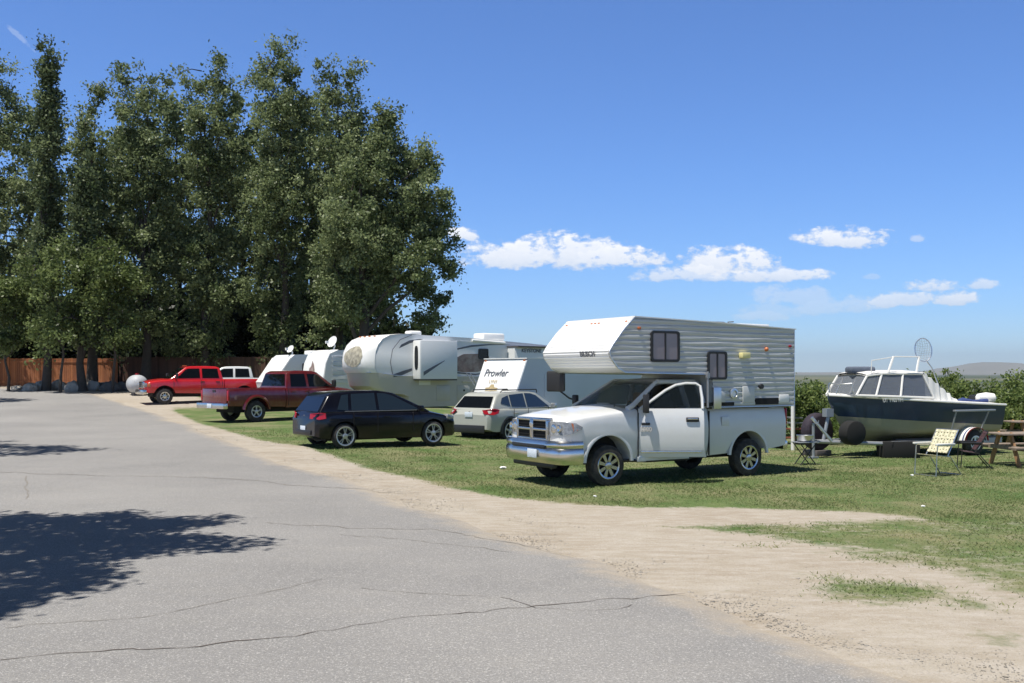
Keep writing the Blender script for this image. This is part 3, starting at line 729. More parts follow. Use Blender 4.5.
# rightmost spreading tree: explicit lobes
d = 60; bx = at_px(362, d)
def LB(px, py, rx, ry, dy=0, dr=None):
    s_ = d / F; return ((at_px(px, d) - bx, dy, top_z(py, d) - gz(bx, d)), (rx * s_, (dr or rx) * s_, ry * s_))
lob = [LB(385, 120, 16, 26), LB(372, 160, 34, 34), LB(402, 165, 28, 40, 1), LB(428, 160, 11, 26), LB(425, 200, 24, 30, -1), LB(395, 215, 42, 34, 1.5), LB(360, 235, 40, 38, -1.5),
       LB(432, 240, 24, 22), LB(452, 268, 14, 10), LB(410, 262, 36, 24, -1), LB(440, 300, 14, 12), LB(425, 318, 17, 9, 1), LB(438, 320, 9, 8), LB(375, 285, 32, 28, 1), LB(345, 300, 26, 26, -1), LB(418, 285, 18, 12), LB(350, 195, 30, 34), LB(455, 243, 8, 8), LB(443, 215, 9, 18), LB(334, 265, 24, 34)]
tree('cottonwood_tree', 'rightmost cottonwood, its limbs spreading over the large fifth wheel trailer', TG, bx, d, top_z(94, d), 8, lobes=lob, ncl=640, nlf=62, rc=.55, tr=.36, limbs=14)
# younger, brighter growth low in the row
for px, top, w_, d_, lab in [(60, 232, 66, 58.6, 'low light green leafy tree round the foot of the leftmost poplars'), (112, 238, 60, 59.5, 'bushy light green young tree right of the dark poplar trunk'),
                        (8, 268, 56, 60, 'low shrubby green tree at the left edge before the fence')]:
    T_('young_tree', lab, px, top, w_, d_, base=2.6, leaf='leaf_lime', ncl=105, nlf=48, rc=.6, tr=.09)
# second row behind
for i, (px, top, w_, d_, lab) in enumerate([(30, 110, 90, 76, 'shaded cottonwood behind the leftmost poplar'), (120, 120, 90, 75, 'shaded cottonwood filling the gap behind the twin topped tree'), (178, 96, 84, 76, 'shaded cottonwood seen between two tall front crowns above the red trucks'),
                          (245, 92, 84, 75, 'shaded cottonwood left of and behind the tallest crown'), (312, 88, 80, 76, 'shaded cottonwood right of and behind the tallest crown'), (362, 130, 80, 74, 'shaded cottonwood behind the rightmost spreading tree')]):
    tree('cottonwood_tree', lab, 'shaded trees of the second row behind the fence', at_px(px, d_), d_, top_z(top, d_), w_ / F * d_, base=3, leaf='leaf_pop', ncl=200, nlf=34, rc=.8, lsz=.20)
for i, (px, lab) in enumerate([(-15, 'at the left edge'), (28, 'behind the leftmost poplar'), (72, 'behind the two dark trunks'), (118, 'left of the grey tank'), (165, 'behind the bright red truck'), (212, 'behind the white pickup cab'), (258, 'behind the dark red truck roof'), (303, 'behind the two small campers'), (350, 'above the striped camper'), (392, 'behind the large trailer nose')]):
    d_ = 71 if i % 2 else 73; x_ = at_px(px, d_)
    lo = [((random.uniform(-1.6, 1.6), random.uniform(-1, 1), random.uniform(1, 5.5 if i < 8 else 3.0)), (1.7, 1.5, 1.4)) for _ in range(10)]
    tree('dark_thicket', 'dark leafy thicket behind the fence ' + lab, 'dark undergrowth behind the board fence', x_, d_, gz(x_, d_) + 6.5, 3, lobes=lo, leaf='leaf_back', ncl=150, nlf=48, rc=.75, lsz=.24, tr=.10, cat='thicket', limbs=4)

# trees left of the road, just outside the frame, whose shade lies on the asphalt
def shade_tree(name, label, polypx, hmin, hmax, tx, ty, ncl, lsz, extra, rc=.32, nlf=40, tr=.22):
    wp = [G(*p) for p in polypx]; xs_ = [p[0] for p in wp]; ys_ = [p[1] for p in wp]; cen = []
    while len(cen) < ncl:
        x = random.uniform(min(xs_), max(xs_)); y = random.uniform(min(ys_), max(ys_))
        if poly_sd(np.array([x]), np.array([y]), wp)[0] < rc * .45: continue
        h = random.uniform(hmin, hmax); X_ = x + SUN.x / SUN.z * h; Y_ = y + SUN.y / SUN.z * h
        if (h - CAMH) / max(Y_, .5) * F < 374 + 60 and X_ / Y_ * F > -560: continue
        cen.append((X_ - tx, Y_ - ty, h))
    zg = gz(tx, ty); t = empty(name, label, 'tree', (tx, ty, zg), 0, 'shade trees left of the road'); C = np.array(cen)
    for cx, cy, cz, r, n in extra:
        u = rng.normal(size=(n, 3)); u /= np.linalg.norm(u, axis=1)[:, None]; C = np.concatenate([C, np.array([cx, cy, cz]) + u * (rng.random(n) ** .5)[:, None] * r])
    w = np.repeat(np.arange(len(C)), nlf); pts = C[w] + rng.normal(size=(len(w), 3)) * rc * np.array([.55, .55, .35])
    leaves(pts, lsz, np.clip(rng.normal(.45, .25, len(pts)), 0, 1), 'crown', 'leaf_pop', t)
    mb = MB(); zt = max(c_[2] for c_ in cen); tp = [(0, 0, -.2), (.1, 0, 2), (.05, .1, 4), (.2, .1, zt * .7), (.3, 0, zt * .95)]
    mb.tube(tp, [tr * 1.3, tr, tr * .85, tr * .6, .05], 10)
    for k in range(0, len(cen), max(1, len(cen) // 22)):
        e = Vector(cen[k]); s0 = Vector((.1, .1, e.z * random.uniform(.5, .75))); mb.tube([s0, s0.lerp(e, .5) + Vector((0, 0, .25)), e], [.06, .035, .012], 6)
    mb.build('trunk', 'bark', t)
MAINP = [(-160, 500), (0, 514), (80, 517), (132, 510), (142, 520), (232, 515), (256, 521), (205, 531), (160, 535), (286, 541), (262, 551), (150, 560), (120, 572), (128, 586), (55, 596), (20, 612), (-60, 640), (-300, 650)]
shade_tree('roadside_tree', 'leafy tree left of the road whose shade covers the near asphalt', MAINP, 6.4, 9.5, -9.2, 7.6, 720, .085, [(-1.5, 0, 6, 2.4, 120), (0, -2, 7.5, 2.4, 120)])
shade_tree('roadside_tree', 'leafy tree further along the road shading a thin strip of asphalt', [(-200, 440), (0, 446), (60, 445), (122, 449), (60, 455), (0, 459), (-200, 462)], 11, 14, -17.5, 22.5, 150, .11, [(-1, 0, 9, 3, 150)], rc=.45)
shade_tree('roadside_tree', 'distant roadside tree shading the far bend of the road', [(-150, 396), (30, 399), (38, 401), (0, 403), (-150, 404)], 14, 18, -34, 43, 120, .16, [(-1, 0, 10, 3, 150)], rc=.6)

# hedge shrubs on the right
def shrub(label, px, topy, wpx, d, basez=None, leaf='leaf_hedge', ncl=110, group='leafy shrubs of the hedge behind the boat', nm='shrub'):
    x = at_px(px, d); zt = top_z(topy, d); w_ = wpx / F * d; zg = gz(x, d) if basez is None else basez; H = zt - zg
    lo = [((random.uniform(-.4, .4) * w_, random.uniform(-.35, .35) * w_, H * f), (w_ * .32, w_ * .32, H * .22)) for f in (.15, .25, .35, .45, .5, .6, .65, .72, .78, .8)]
    t = empty(nm, label, 'shrub', (x, d, zg), 0, group)
    pts, tone, cc_ = clump_cloud(lo, ncl, 46, .22); pts = pts[pts[:, 2] > .03]; tone = tone[:len(pts)]
    leaves(pts, .055, tone, 'foliage', leaf, t)
    mb = MB()
    for c0 in cc_[::3]: mb.tube([(c0[0] * .1, c0[1] * .1, -.05), (c0[0] * .6, c0[1] * .6, c0[2] * .55), tuple(c0)], [.022, .014, .006], 5)
    mb.build('stem', 'bark', t); return t
for px, ty_, w_, d_, lab in [(800, 385, 44, 29.5, 'leafy green shrub between the camper and the boat bow'), (824, 383, 42, 30.5, 'green shrub just left of the boat bow'), (850, 392, 44, 33, 'green shrub hidden mostly behind the boat bow'),
                      (912, 375, 48, 33, 'green shrub right of the net above the boat canvas'), (942, 370, 44, 33.5, 'tallest shrub rising above the boat stern'), (972, 376, 46, 32.5, 'shrub with yellowish leaves above the white cover on the stern'),
                      (1004, 371, 48, 31.5, 'bushy green shrub above the picnic table'), (1035, 374, 52, 30.5, 'green shrub cut by the right edge'), (995, 396, 40, 29.6, 'lower dense shrub beside the boat transom'), (1022, 392, 36, 29, 'low shrub at the right edge below the others')]:
    shrub(lab, px, ty_, w_, d_)
# ================================================================== VEHICLES
def plate_at(parent, x, y, z, rot=0, m='plate'):
    return MB().box((0, 0, 0), (.015, .31, .155), (0, 0, rot)).build('licence_plate', m, parent, bevel=.004, loc=(x, y, z))
# ------------------------------------------------------------------ white pickup with open door, carrying the camper
PF = Vector((-.856, -.517)).normalized(); P0 = Vector((1.26, 19.11))
pk = empty('pickup_truck', 'white pickup truck with driver door open, carrying the slide-in camper', 'pickup truck', (P0.x, P0.y, 0), heading(PF.x, PF.y))
WR = .375; AX = -3.50; W1 = [(-4.62, .97), (-4.5, 1.0), (-.6, 1.0), (.1, 1.0), (.55, .985), (.8, .95), (.93, .88), (.98, .80)]
ARF = (0, .42, .52); ARR = (AX, .42, .50)
hoodtop = [(-.70, 1.40), (-.45, 1.37), (0, 1.33), (.5, 1.28), (.8, 1.235), (.93, 1.17), (.98, 1.10)]
pbot = [(-4.6, .56), (-3.0, .46), (-.6, .42), (.6, .46), (.98, .55)]
crownp = [(-.7, .07), (.2, .09), (.8, .07), (.98, .01)]
shell('front_body', 'white', pk, -.68, .98, hoodtop, pbot, W1, [ARF], crownp, zl=.45, zh=1.45)
MB().box((-1.3, .93, .47), (1.26, .10, .12)).build('door_sill', 'white', pk, bevel=.02)
MB().box((-1.5, 0, .50), (1.75, 1.72, .16)).build('cab_floor', 'seat', pk)
shell('cab_rear_corner', 'white', pk, -2.40, -1.92, [(-2.4, 1.41), (-1.92, 1.41)], pbot, W1, [], zl=.45, zh=1.45, n=6)
BW = [(-4.62, .955), (-4.5, .99), (-2.4, .99)]
shell('truck_bed', 'white', pk, -4.54, -2.44, [(-4.62, 1.36), (-2.44, 1.37)], [(-4.62, .60), (-4.2, .54), (-2.44, .45)], BW, [ARR], None, zl=.45, zh=1.42, bed=1.05)
MB().box((-4.56, 0, 1.0), (.05, 1.70, .68)).build('tailgate', 'white', pk, bevel=.015)
underbody(pk, -4.2, .55, .62, .38, .95)
# door skins follow the body's side curve
def door_skin(name, m, parent, x0, x1, z0, z1, sgn, org=(0, 0), w=1.0, th=.07, cut=None):
    vs = []; fs = []; nz_ = 9; nx_ = 8
    for s_ in (0, 1):
        for i in range(nx_ + 1):
            for j in range(nz_ + 1):
                x = x0 + (x1 - x0) * i / nx_; z = z0 + (z1 - z0) * j / nz_
                if i == nx_: x -= .05 * max(0, 1 - (z - z0) / .25) ** 2
                y = w * interp(SIDEP, (z - .45) / (1.0)) - s_ * th
                vs.append((x - org[0], sgn * (y - org[1]), z))
    k = (nx_ + 1) * (nz_ + 1); g = lambda s_, i, j: s_ * k + i * (nz_ + 1) + j
    for s_ in (0, 1):
        for i in range(nx_):
            for j in range(nz_): fs.append((g(s_, i, j), g(s_, i + 1, j), g(s_, i + 1, j + 1), g(s_, i, j + 1)))
    for i in range(nx_): fs += [(g(0, i, 0), g(0, i + 1, 0), g(1, i + 1, 0), g(1, i, 0)), (g(0, i, nz_), g(0, i + 1, nz_), g(1, i + 1, nz_), g(1, i, nz_))]
    for j in range(nz_): fs += [(g(0, 0, j), g(0, 0, j + 1), g(1, 0, j + 1), g(1, 0, j)), (g(0, nx_, j), g(0, nx_, j + 1), g(1, nx_, j + 1), g(1, nx_, j))]
    return MB().add(vs, fs).build(name, m, parent)
def front_door(sgn, angle, parent):
    HX, HY = -.70, .97
    d = bpy.data.objects.new('door', None)
    skin = door_skin('door', 'white', parent, -.70, -1.92, .50, 1.405, sgn, org=(HX, HY * 1.0), w=1.0)
    skin.location = (HX, sgn * HY, 0); skin.rotation_euler = (0, 0, sgn * -angle)
    def L(x, y, z): return (x - HX, sgn * (y - HY), z)
    fr = MB(); path = [L(-.73, .945, 1.40), L(-.96, .905, 1.56), L(-1.22, .83, 1.74), L(-1.42, .775, 1.84), L(-1.62, .755, 1.875), L(-1.80, .76, 1.87), L(-1.885, .775, 1.82), L(-1.905, .86, 1.60), L(-1.90, .935, 1.40)]
    fr.tube(path, .028, 6); fr.build('window_frame', 'white', skin)
    gp = [L(-.78, .935, 1.42), L(-.99, .90, 1.56), L(-1.24, .83, 1.73), L(-1.43, .78, 1.82), L(-1.62, .762, 1.85), L(-1.80, .765, 1.845), L(-1.86, .79, 1.79), L(-1.875, .86, 1.60), L(-1.87, .93, 1.42)]
    MB().slab(gp, (0, -sgn * .006, 0)).build('window_glass', 'tint', skin)
    MB().box(L(-1.70, 1.005, 1.20), (.24, .03, .085)).build('handle', 'plastic', skin, bevel=.012)
    MB().box(L(-1.70, 1.022, 1.215), (.20, .022, .03)).build('handle_bar', 'chrome', skin, bevel=.008)
    MB().box(L(-1.3, 1.003, .60), (1.12, .018, .028)).build('door_moulding', 'chrome', skin, bevel=.006)
    return skin, L
dr, LL_ = front_door(1, math.radians(31), pk)
dm = MB().box(LL_(-.82, 1.10, 1.50), (.10, .16, .34)); dm.tube([LL_(-.80, .96, 1.42), LL_(-.80, 1.10, 1.38)], .022); dm.build('mirror', 'plastic', dr, bevel=.03)
text('badge', '2500', .11, 'chrome', dr, frame_side(1, -.13, .045, 1.02), bold=.006)
MB().box((-.13, .035, 1.12), (.16, .012, .05)).build('emblem', 'plastic', dr, bevel=.01)
dr2, _ = front_door(-1, 0, pk)
# cab frame
for s_ in (1, -1):
    MB().tube([(-.50, s_ * .88, 1.40), (-.62, s_ * .875, 1.45), (-1.30, s_ * .70, 1.875), (-1.42, s_ * .67, 1.915)], [.05, .05, .04, .04], 8).build('windshield_pillar', 'white', pk)
    MB().tube([(-1.93, s_ * .93, 1.38), (-1.90, s_ * .72, 1.90)], .055, 8).build('door_pillar', 'white', pk)
    MB().tube([(-2.38, s_ * .90, 1.38), (-2.30, s_ * .72, 1.88)], .07, 8).build('rear_pillar', 'white', pk)
    MB().tube([(-1.36, s_ * .69, 1.90), (-2.3, s_ * .69, 1.905)], .045, 8).build('roof_gutter', 'white', pk)
rv = []; rf = []; nx_, ny_ = 8, 10
for k in (0, 1):
    for i in range(nx_ + 1):
        for j in range(ny_ + 1):
            u = -1.28 - 1.08 * i / nx_; v = -1 + 2 * j / ny_; rv.append((u, v * (.70 - .02 * k), 1.895 + .075 * (1 - v ** 4) * (1 - .5 * (1 - i / nx_) ** 4) - .05 * (1 - min(1, i / 1.5)) - .04 * k))
kk = (nx_ + 1) * (ny_ + 1)
for k in (0, 1):
    for i in range(nx_):
        for j in range(ny_):
            b0 = k * kk + i * (ny_ + 1) + j; rf.append((b0, b0 + 1, b0 + ny_ + 2, b0 + ny_ + 1))
MB().add(rv, rf).build('cab_roof', 'white', pk)
MB().slab([(-.50, .86, 1.41), (-1.32, .68, 1.90), (-1.32, -.68, 1.90), (-.50, -.86, 1.41)], (.004, 0, .006)).build('windshield', 'clear', pk)
MB().slab([(-2.39, .86, 1.42), (-2.32, .70, 1.88), (-2.32, -.70, 1.88), (-2.39, -.86, 1.42)], (-.006, 0, 0)).build('rear_window', 'tint', pk)
for s_ in (1, -1):
    MB().slab([(-1.97, s_ * .925, 1.43), (-1.94, s_ * .76, 1.84), (-2.28, s_ * .755, 1.84), (-2.34, s_ * .90, 1.43)], (0, s_ * .006, 0)).build('quarter_window', 'tint', pk)
MB().box((-.74, 0, 1.36), (.40, 1.66, .12)).build('dashboard', 'seat', pk, bevel=.04)
for y in (.45, -.45):
    s_ = MB().box((-1.45, y, .82), (.52, .52, .22)); s_.box((-1.72, y, 1.18), (.16, .52, .66), (0, -.2, 0)); s_.box((-1.80, y, 1.58), (.1, .26, .2)); s_.build('seat', 'seat' if y > 0 else 'tan', pk, bevel=.05)
st = MB(); st.tube([(-1.02 + .10 * math.sin(a), .45 + .19 * math.cos(a), 1.34 + .165 * math.sin(a)) for a in np.linspace(0, 6.283, 20)[:-1]], .016, 6, closed=True)
st.box((-1.0, .45, 1.34), (.04, .30, .07)); st.build('steering_wheel', 'plastic', pk)
for x, y in ((-1.0, -.35), ): MB().box((-.85, y, 1.45), (.1, .3, .06)).build('dash_papers', 'paper', pk, bevel=.01)
# face: grille, lamps, bumper
gr = MB()
gr.box((.985, 0, 1.215), (.13, 1.06, .06)); gr.box((.985, 0, .855), (.13, 1.02, .05))
for y in (-.5, .5): gr.box((.985, y, 1.03), (.13, .06, .40))
gr.box((1.0, 0, 1.04), (.12, .11, .36)); gr.box((.995, 0, 1.035), (.12, 1.0, .055)); gr.build('grille', 'grillechrome', pk, bevel=.015)
gi = MB(); 
for k in range(7): gi.box((1.02, 0, .885 + .05 * k), (.02, .98, .010))
gi.box((1.0, 0, 1.03), (.02, 1.0, .36)); gi.build('grille_insert', 'under', pk)
MB().lathe([(1.062, .001), (1.066, .05), (1.058, .065), (1.05, .066)], 16, 'x', (0, 0, 1.12)).build('emblem', 'chrome', pk)
for s_ in (1, -1):
    hl = MB(); pts = [(.985, .535, 1.19), (.93, .86, 1.195), (.72, .965, 1.17), (.60, .985, 1.12), (.62, .99, 1.02), (.80, .96, .955), (.95, .84, .93), (.985, .535, .93)]
    bot_ = [(x, y * s_, z) for x, y, z in pts]
    n = len(bot_)
    inner = [(x - .10, y * s_ * .93, z) for x, y, z in pts]
    outp = [(x + .022, (y + .022) * s_, z) for x, y, z in pts]
    # lens surface as a curved band: upper and lower edge polylines
    up = [(.995, .54, 1.185), (.965, .80, 1.19), (.86, .925, 1.185), (.74, .985, 1.17), (.60, 1.0, 1.10)]
    dn = [(.995, .54, .94), (.975, .80, .945), (.87, .935, .955), (.76, .985, .985), (.62, 1.005, 1.05)]
    vs = [(x + .012, s_ * (y + .008), z) for x, y, z in up] + [(x + .018, s_ * (y + .01), z) for x, y, z in dn] + [(x - .05, s_ * (y - .05), z) for x, y, z in up] + [(x - .05, s_ * (y - .05), z) for x, y, z in dn]
    fs = []
    for i in range(4): fs += [(i, i + 1, 6 + i, 5 + i), (10 + i, 11 + i, 16 + i, 15 + i), (i, i + 1, 11 + i, 10 + i), (5 + i, 6 + i, 16 + i, 15 + i)]
    fs += [(0, 5, 15, 10), (4, 9, 19, 14)]
    h = MB().add(vs, fs).build('headlight', 'lens', pk)
    MB().add([(x + .022, s_ * (y + .016), z) for x, y, z in ((.80, .955, 1.17), (.66, .985, 1.13), (.68, .99, 1.045), (.76, .975, 1.02))] + [(x, s_ * y, z) for x, y, z in ((.80, .94, 1.17), (.66, .97, 1.13), (.68, .975, 1.045), (.76, .96, 1.02))],
             [(0, 1, 2, 3), (4, 5, 6, 7), (0, 1, 5, 4), (1, 2, 6, 5), (2, 3, 7, 6), (3, 0, 4, 7)]).build('turn_signal', 'amber', h)
    lamp = MB().lathe([(1.004, .001), (1.012, .06), (1.0, .085)], 20, 'x', (0, s_ * .66, 1.06)); lamp.lathe([(.99, .001), (1.0, .05), (.99, .07)], 20, 'x', (0, s_ * .82, 1.07)); lamp.build('reflector', 'chrome', h)
# chrome bumper: swept section
bp_ = []; prof = [(.0, .85), (.05, .845), (.09, .80), (.095, .76), (.06, .72), (.10, .68), (.11, .60), (.095, .52), (.06, .45), (.0, .42), (-.05, .45), (-.05, .84)]
pathb = [(.62, 1.03), (.80, 1.015), (.95, .95), (1.02, .82), (1.05, .55), (1.06, 0), (1.05, -.55), (1.02, -.82), (.95, -.95), (.80, -1.015), (.62, -1.03)]
vs = []; fs = []
for i, (x, y) in enumerate(pathb):
    a = pathb[max(0, i - 1)]; b = pathb[min(len(pathb) - 1, i + 1)]; t = Vector((b[0] - a[0], b[1] - a[1])).normalized(); nrm = Vector((-t.y, t.x))
    if nrm.x < 0 and abs(y) < .9: nrm = -nrm
    if abs(y) >= .9 and nrm.y * y < 0: nrm = -nrm
    for o_, z in prof: vs.append((x + nrm.x * o_ * .8, y + nrm.y * o_ * .5, z))
k = len(prof)
for i in range(len(pathb) - 1):
    for j in range(k): fs.append((i * k + j, i * k + (j + 1) % k, (i + 1) * k + (j + 1) % k, (i + 1) * k + j))
fs += [tuple(range(k)), tuple((len(pathb) - 1) * k + j for j in range(k))]
bump_ = MB().add(vs, fs).build('front_bumper', 'chrome', pk)
MB().box((1.095, 0, .735), (.10, 1.12, .07)).build('air_intake', 'plastic', bump_, bevel=.02)
MB().box((.98, 0, .40), (.10, 1.4, .12)).build('air_dam', 'plastic', bump_, bevel=.03)
plate_at(bump_, 1.165, .20, .60)
for s_ in (1, -1):
    arch_trim(pk, 'fender_flare', 0, .42, .52, .985, s_, 'white', .05, .014, .05, math.pi - .05); arch_trim(pk, 'fender_flare', AX, .42, .50, .975, s_, 'white', .04, .012, .05, math.pi - .05)
    for wx in (0, AX): wheel(pk, wx, s_ * .86, WR, .25, .245, s_, 'spoke8', 'grillechrome')
    MB().box((-4.555, s_ * .92, 1.18), (.04, .10, .34)).build('tail_light', 'redlens', pk, bevel=.01)
    MB().tube([(-.25, s_ * .88, .46), (-.9, s_ * .95, .42), (-1.9, s_ * .95, .42), (-2.2, s_ * .85, .46)], .03, 8).build('step_bar', 'plastic', pk)
for s_ in (1, -1):
    MB().box((-.665, s_ * 1.0, .92), (.014, .02, .82)).build('door_seam', 'under', pk)
    MB().box((-2.42, s_ * .985, .90), (.03, .02, .86)).build('bed_gap', 'under', pk)
    MB().box((-3.5, s_ * .955, 1.385), (2.15, .07, .03)).build('bed_rail_cap', 'plastic', pk, bevel=.008)
    MB().tube([(-.66, s_ * .87, 1.375), (-.2, s_ * .89, 1.325), (.5, s_ * .865, 1.262), (.86, s_ * .80, 1.20)], .008, 5).build('hood_seam', 'under', pk)
MB().box((-2.85, .992, 1.12), (.20, .012, .18)).build('fuel_door', 'white', pk, bevel=.006)
rb = MB().box((-4.66, 0, .58), (.14, 1.7, .18)); rb.build('rear_bumper', 'chrome', pk, bevel=.03)
ml = MB().box((-.36, -1.30, 1.90), (.10, .38, .42), (0, 0, .8)); ml.build('tow_mirror', 'plastic', pk, bevel=.035)
MB().tube([(-.80, -.93, 1.46), (-.55, -1.1, 1.56), (-.40, -1.25, 1.72)], .018, 6).build('mirror_arm', 'plastic', pk)
MB().box((-.62, -.98, 1.52), (.10, .12, .22)).build('mirror', 'plastic', pk, bevel=.025)
MB().tube([(-.45, .55, 1.44), (-.75, .15, 1.49)], .010, 5).build('wiper', 'plastic', pk)

# ------------------------------------------------------------------ slide-in camper
cp = empty('truck_camper', 'white ribbed slide-in camper with black framed windows loaded on the white pickup', 'camper', (P0.x - .08, P0.y, 0), heading(PF.x, PF.y))
CW = 1.10
cprof = [(-.60, 3.10), (-.34, 2.86), (-.10, 2.58), (-.02, 2.46), (-.05, 2.36), (-.22, 2.16), (-.38, 2.08), (-2.52, 2.04), (-2.52, 1.40), (-4.74, 1.40), (-4.76, 2.96), (-2.7, 3.04)]
cin = [(x - .0, z) for x, z in cprof]
mb = MB(); mb.slab([(x, CW - .02, z) for x, z in cprof], (0, -2 * CW + .04, 0)); mb.build('shell', 'siding', cp)
MB().box((-3.45, 0, 1.20), (2.1, 1.3, .40)).build('lower_box', 'siding', cp)
def xspan(prof, z):
    xs_ = []
    for i in range(len(prof)):
        (x0, z0), (x1, z1) = prof[i], prof[(i + 1) % len(prof)]
        if (z0 - z) * (z1 - z) <= 0 and z0 != z1: xs_.append(x0 + (x1 - x0) * (z - z0) / (z1 - z0))
    return (min(xs_), max(xs_)) if xs_ else None
def ribs_side(parent, name, m, prof, y, sgn, z0, z1, pitch, amp, slope=None, segs=((0, 0), (.32, 1), (.66, 1), (.86, 0), (1, 0))):
    mb = MB(); rows = []; z = z0
    while z < z1:
        for t, o_ in segs[:-1]: rows.append((z + t * pitch, o_))
        z += pitch
    rows = [(z, o_) for z, o_ in rows if z < z1 - 1e-3] + [(z1 - .001, 0)]
    vs = []; fs = []; n = 0; K = 40
    for z, o_ in rows:
        s_ = xspan(prof, z)
        if not s_: continue
        for k in range(K + 1):
            x = s_[0] + .003 + (s_[1] - s_[0] - .006) * k / K
            wv = 1 + .16 * math.sin(x * 3.1 + z * 31) * math.sin(x * 1.3 + z * 17) + random.uniform(-.05, .05)
            vs.append((x, sgn * (y + o_ * amp * wv), z))
        if n:
            for k in range(K): a = (n - 1) * (K + 1) + k; fs.append((a, a + 1, a + K + 2, a + K + 1))
        n += 1
    o = MB().add(vs, fs).build(name, m, parent, smooth=False); return o
for s_ in (1, -1):
    ribs_side(cp, 'ribbed_wall', 'siding', cprof, CW - .010, s_, 1.42, 3.08, .098, .019)
def ribs_front(parent, name, m, path, w, pitch, amp, y0=None):
    pts = [Vector((x, 0, z)) for x, z in path]; L = [0]
    for a, b in zip(pts, pts[1:]): L.append(L[-1] + (b - a).length)
    tot = L[-1]; rows = []; s_ = 0
    while s_ < tot:
        for t, o_ in ((0, 0), (.2, 1), (.7, 1), (.9, 0)):
            q_ = s_ + t * pitch
            if q_ > tot: break
            i = max(j for j in range(len(L) - 1) if L[j] <= q_); f = (q_ - L[i]) / (L[i + 1] - L[i]); p = pts[i].lerp(pts[i + 1], f); d_ = (pts[i + 1] - pts[i]).normalized(); nrm = Vector((-d_.z, 0, d_.x))
            if nrm.x < 0: nrm = -nrm
            rows.append(p + nrm * (.006 + o_ * amp))
        s_ += pitch
    vs = []; fs = []
    for i, p in enumerate(rows):
        vs += [(p.x, w, p.z), (p.x, -w, p.z)]
        if i: fs.append((2 * i - 2, 2 * i - 1, 2 * i + 1, 2 * i))
    return MB().add(vs, fs).build(name, m, parent, smooth=False)
ribs_front(cp, 'ribbed_nose', 'rvwhite', cprof[:6], CW - .012, .068, .012)
tr = MB()
for s_ in (1, -1):
    e = [(x, s_ * CW, z) for x, z in cprof[:8]]; tr.tube([(-4.75, s_ * CW, 2.965), (-2.7, s_ * CW, 3.045)] + e, .016, 6)
    tr.tube([(-2.52, s_ * CW, 1.40), (-4.75, s_ * CW, 1.40), (-4.76, s_ * CW, 2.96)], .014, 6)
tr.build('edge_trim', 'alu', cp)
MB().slab([(-.6, CW + .02, 3.105), (-2.7, CW + .02, 3.045), (-4.8, CW + .02, 2.965), (-4.8, -CW - .02, 2.965), (-2.7, -CW - .02, 3.045), (-.6, -CW - .02, 3.105)], (0, 0, .02)).build('roof', 'rvwhite', cp)
def rv_window(parent, u0, u1, z0, z1, y, sgn=1, fr='plastic', pane='curtain', divs=1, r=.06, fw=.045, pr=.03):
    cx, cz = (u0 + u1) / 2, (z0 + z1) / 2; w, h = abs(u1 - u0), z1 - z0
    def rr(w, h, r): 
        out = []
        for qx, qz, a0 in ((1, 1, 0), (-1, 1, 90), (-1, -1, 180), (1, -1, 270)):
            for k in range(5):
                a = math.radians(a0 + 22.5 * k); out.append((cx + qx * (w / 2 - r) + r * math.cos(a), cz + qz * (h / 2 - r) + r * math.sin(a)))
        return out
    O = rr(w, h, r); I = rr(w - 2 * fw, h - 2 * fw, max(.02, r - fw * .5)); n = len(O); yo = sgn * (y + pr); yi = sgn * (y - .01)
    vs = [(x, yo, z) for x, z in O] + [(x, yo, z) for x, z in I] + [(x, yi, z) for x, z in O] + [(x, yi, z) for x, z in I]; fs = []
    for i in range(n):
        j = (i + 1) % n; fs += [(i, j, n + j, n + i), (i, j, 2 * n + j, 2 * n + i), (n + i, n + j, 3 * n + j, 3 * n + i)]
    f = MB().add(vs, fs); 
    if divs: f.box((cx, sgn * (y + pr * .6), cz), (.03, .02, h - 2 * fw))
    f = f.build('window', fr, parent)
    MB().slab([(x, sgn * (y + .008), z) for x, z in I], (0, sgn * .006, 0)).build('pane', pane, f)
    return f
rv_window(cp, -.97, -1.66, 2.28, 2.86, CW + .01)
rv_window(cp, -2.37, -2.87, 1.94, 2.49, CW + .01)
def bump_box(parent, name, m, u, z, w, h, d, y=CW, bev=.012): return MB().box((u, y + d / 2, z), (w, d, h)).build(name, m, parent, bevel=bev)
bump_box(cp, 'porch_light', 'yellow', -3.32, 2.42, .22, .11, .11)
pl = MB().lathe([(CW, .045), (CW + .04, .04), (CW + .06, .02), (CW + .065, .001)], 14, 'y', (-3.95, 0, 2.55)); pl.build('round_lamp', 'amber', cp)
for u, z, m_ in ((-.70, 2.90, 'amber'), (-4.62, 2.62, 'redlens')): MB().box((u, CW + .02, z), (.08, .03, .05)).build('marker_light', m_, cp, bevel=.015)
for v in (-.98, -.12, 0, .12, .98): MB().box((-.52 + .0, v, 3.02), (.04, .08, .05), (0, .75, 0)).build('marker_light', 'amber', cp, bevel=.015)
bump_box(cp, 'outlet_hatch', 'siding', -2.74, 1.61, .20, .24, .02); bump_box(cp, 'outlet_hatch', 'siding', -3.46, 1.64, .32, .33, .03); bump_box(cp, 'battery_hatch', 'rvwhite', -4.45, 1.55, .28, .16, .02)
MB().lathe([(CW, .11), (CW + .04, .105), (CW + .045, .07), (CW + .02, .06), (CW + .02, .001)], 20, 'y', (-3.06, 0, 1.66)).build('furnace_vent', 'alu', cp)
MB().lathe([(CW, .055), (CW + .05, .05), (CW + .05, .001)], 14, 'y', (-3.80, 0, 1.80)).build('gas_inlet', 'plastic', cp)
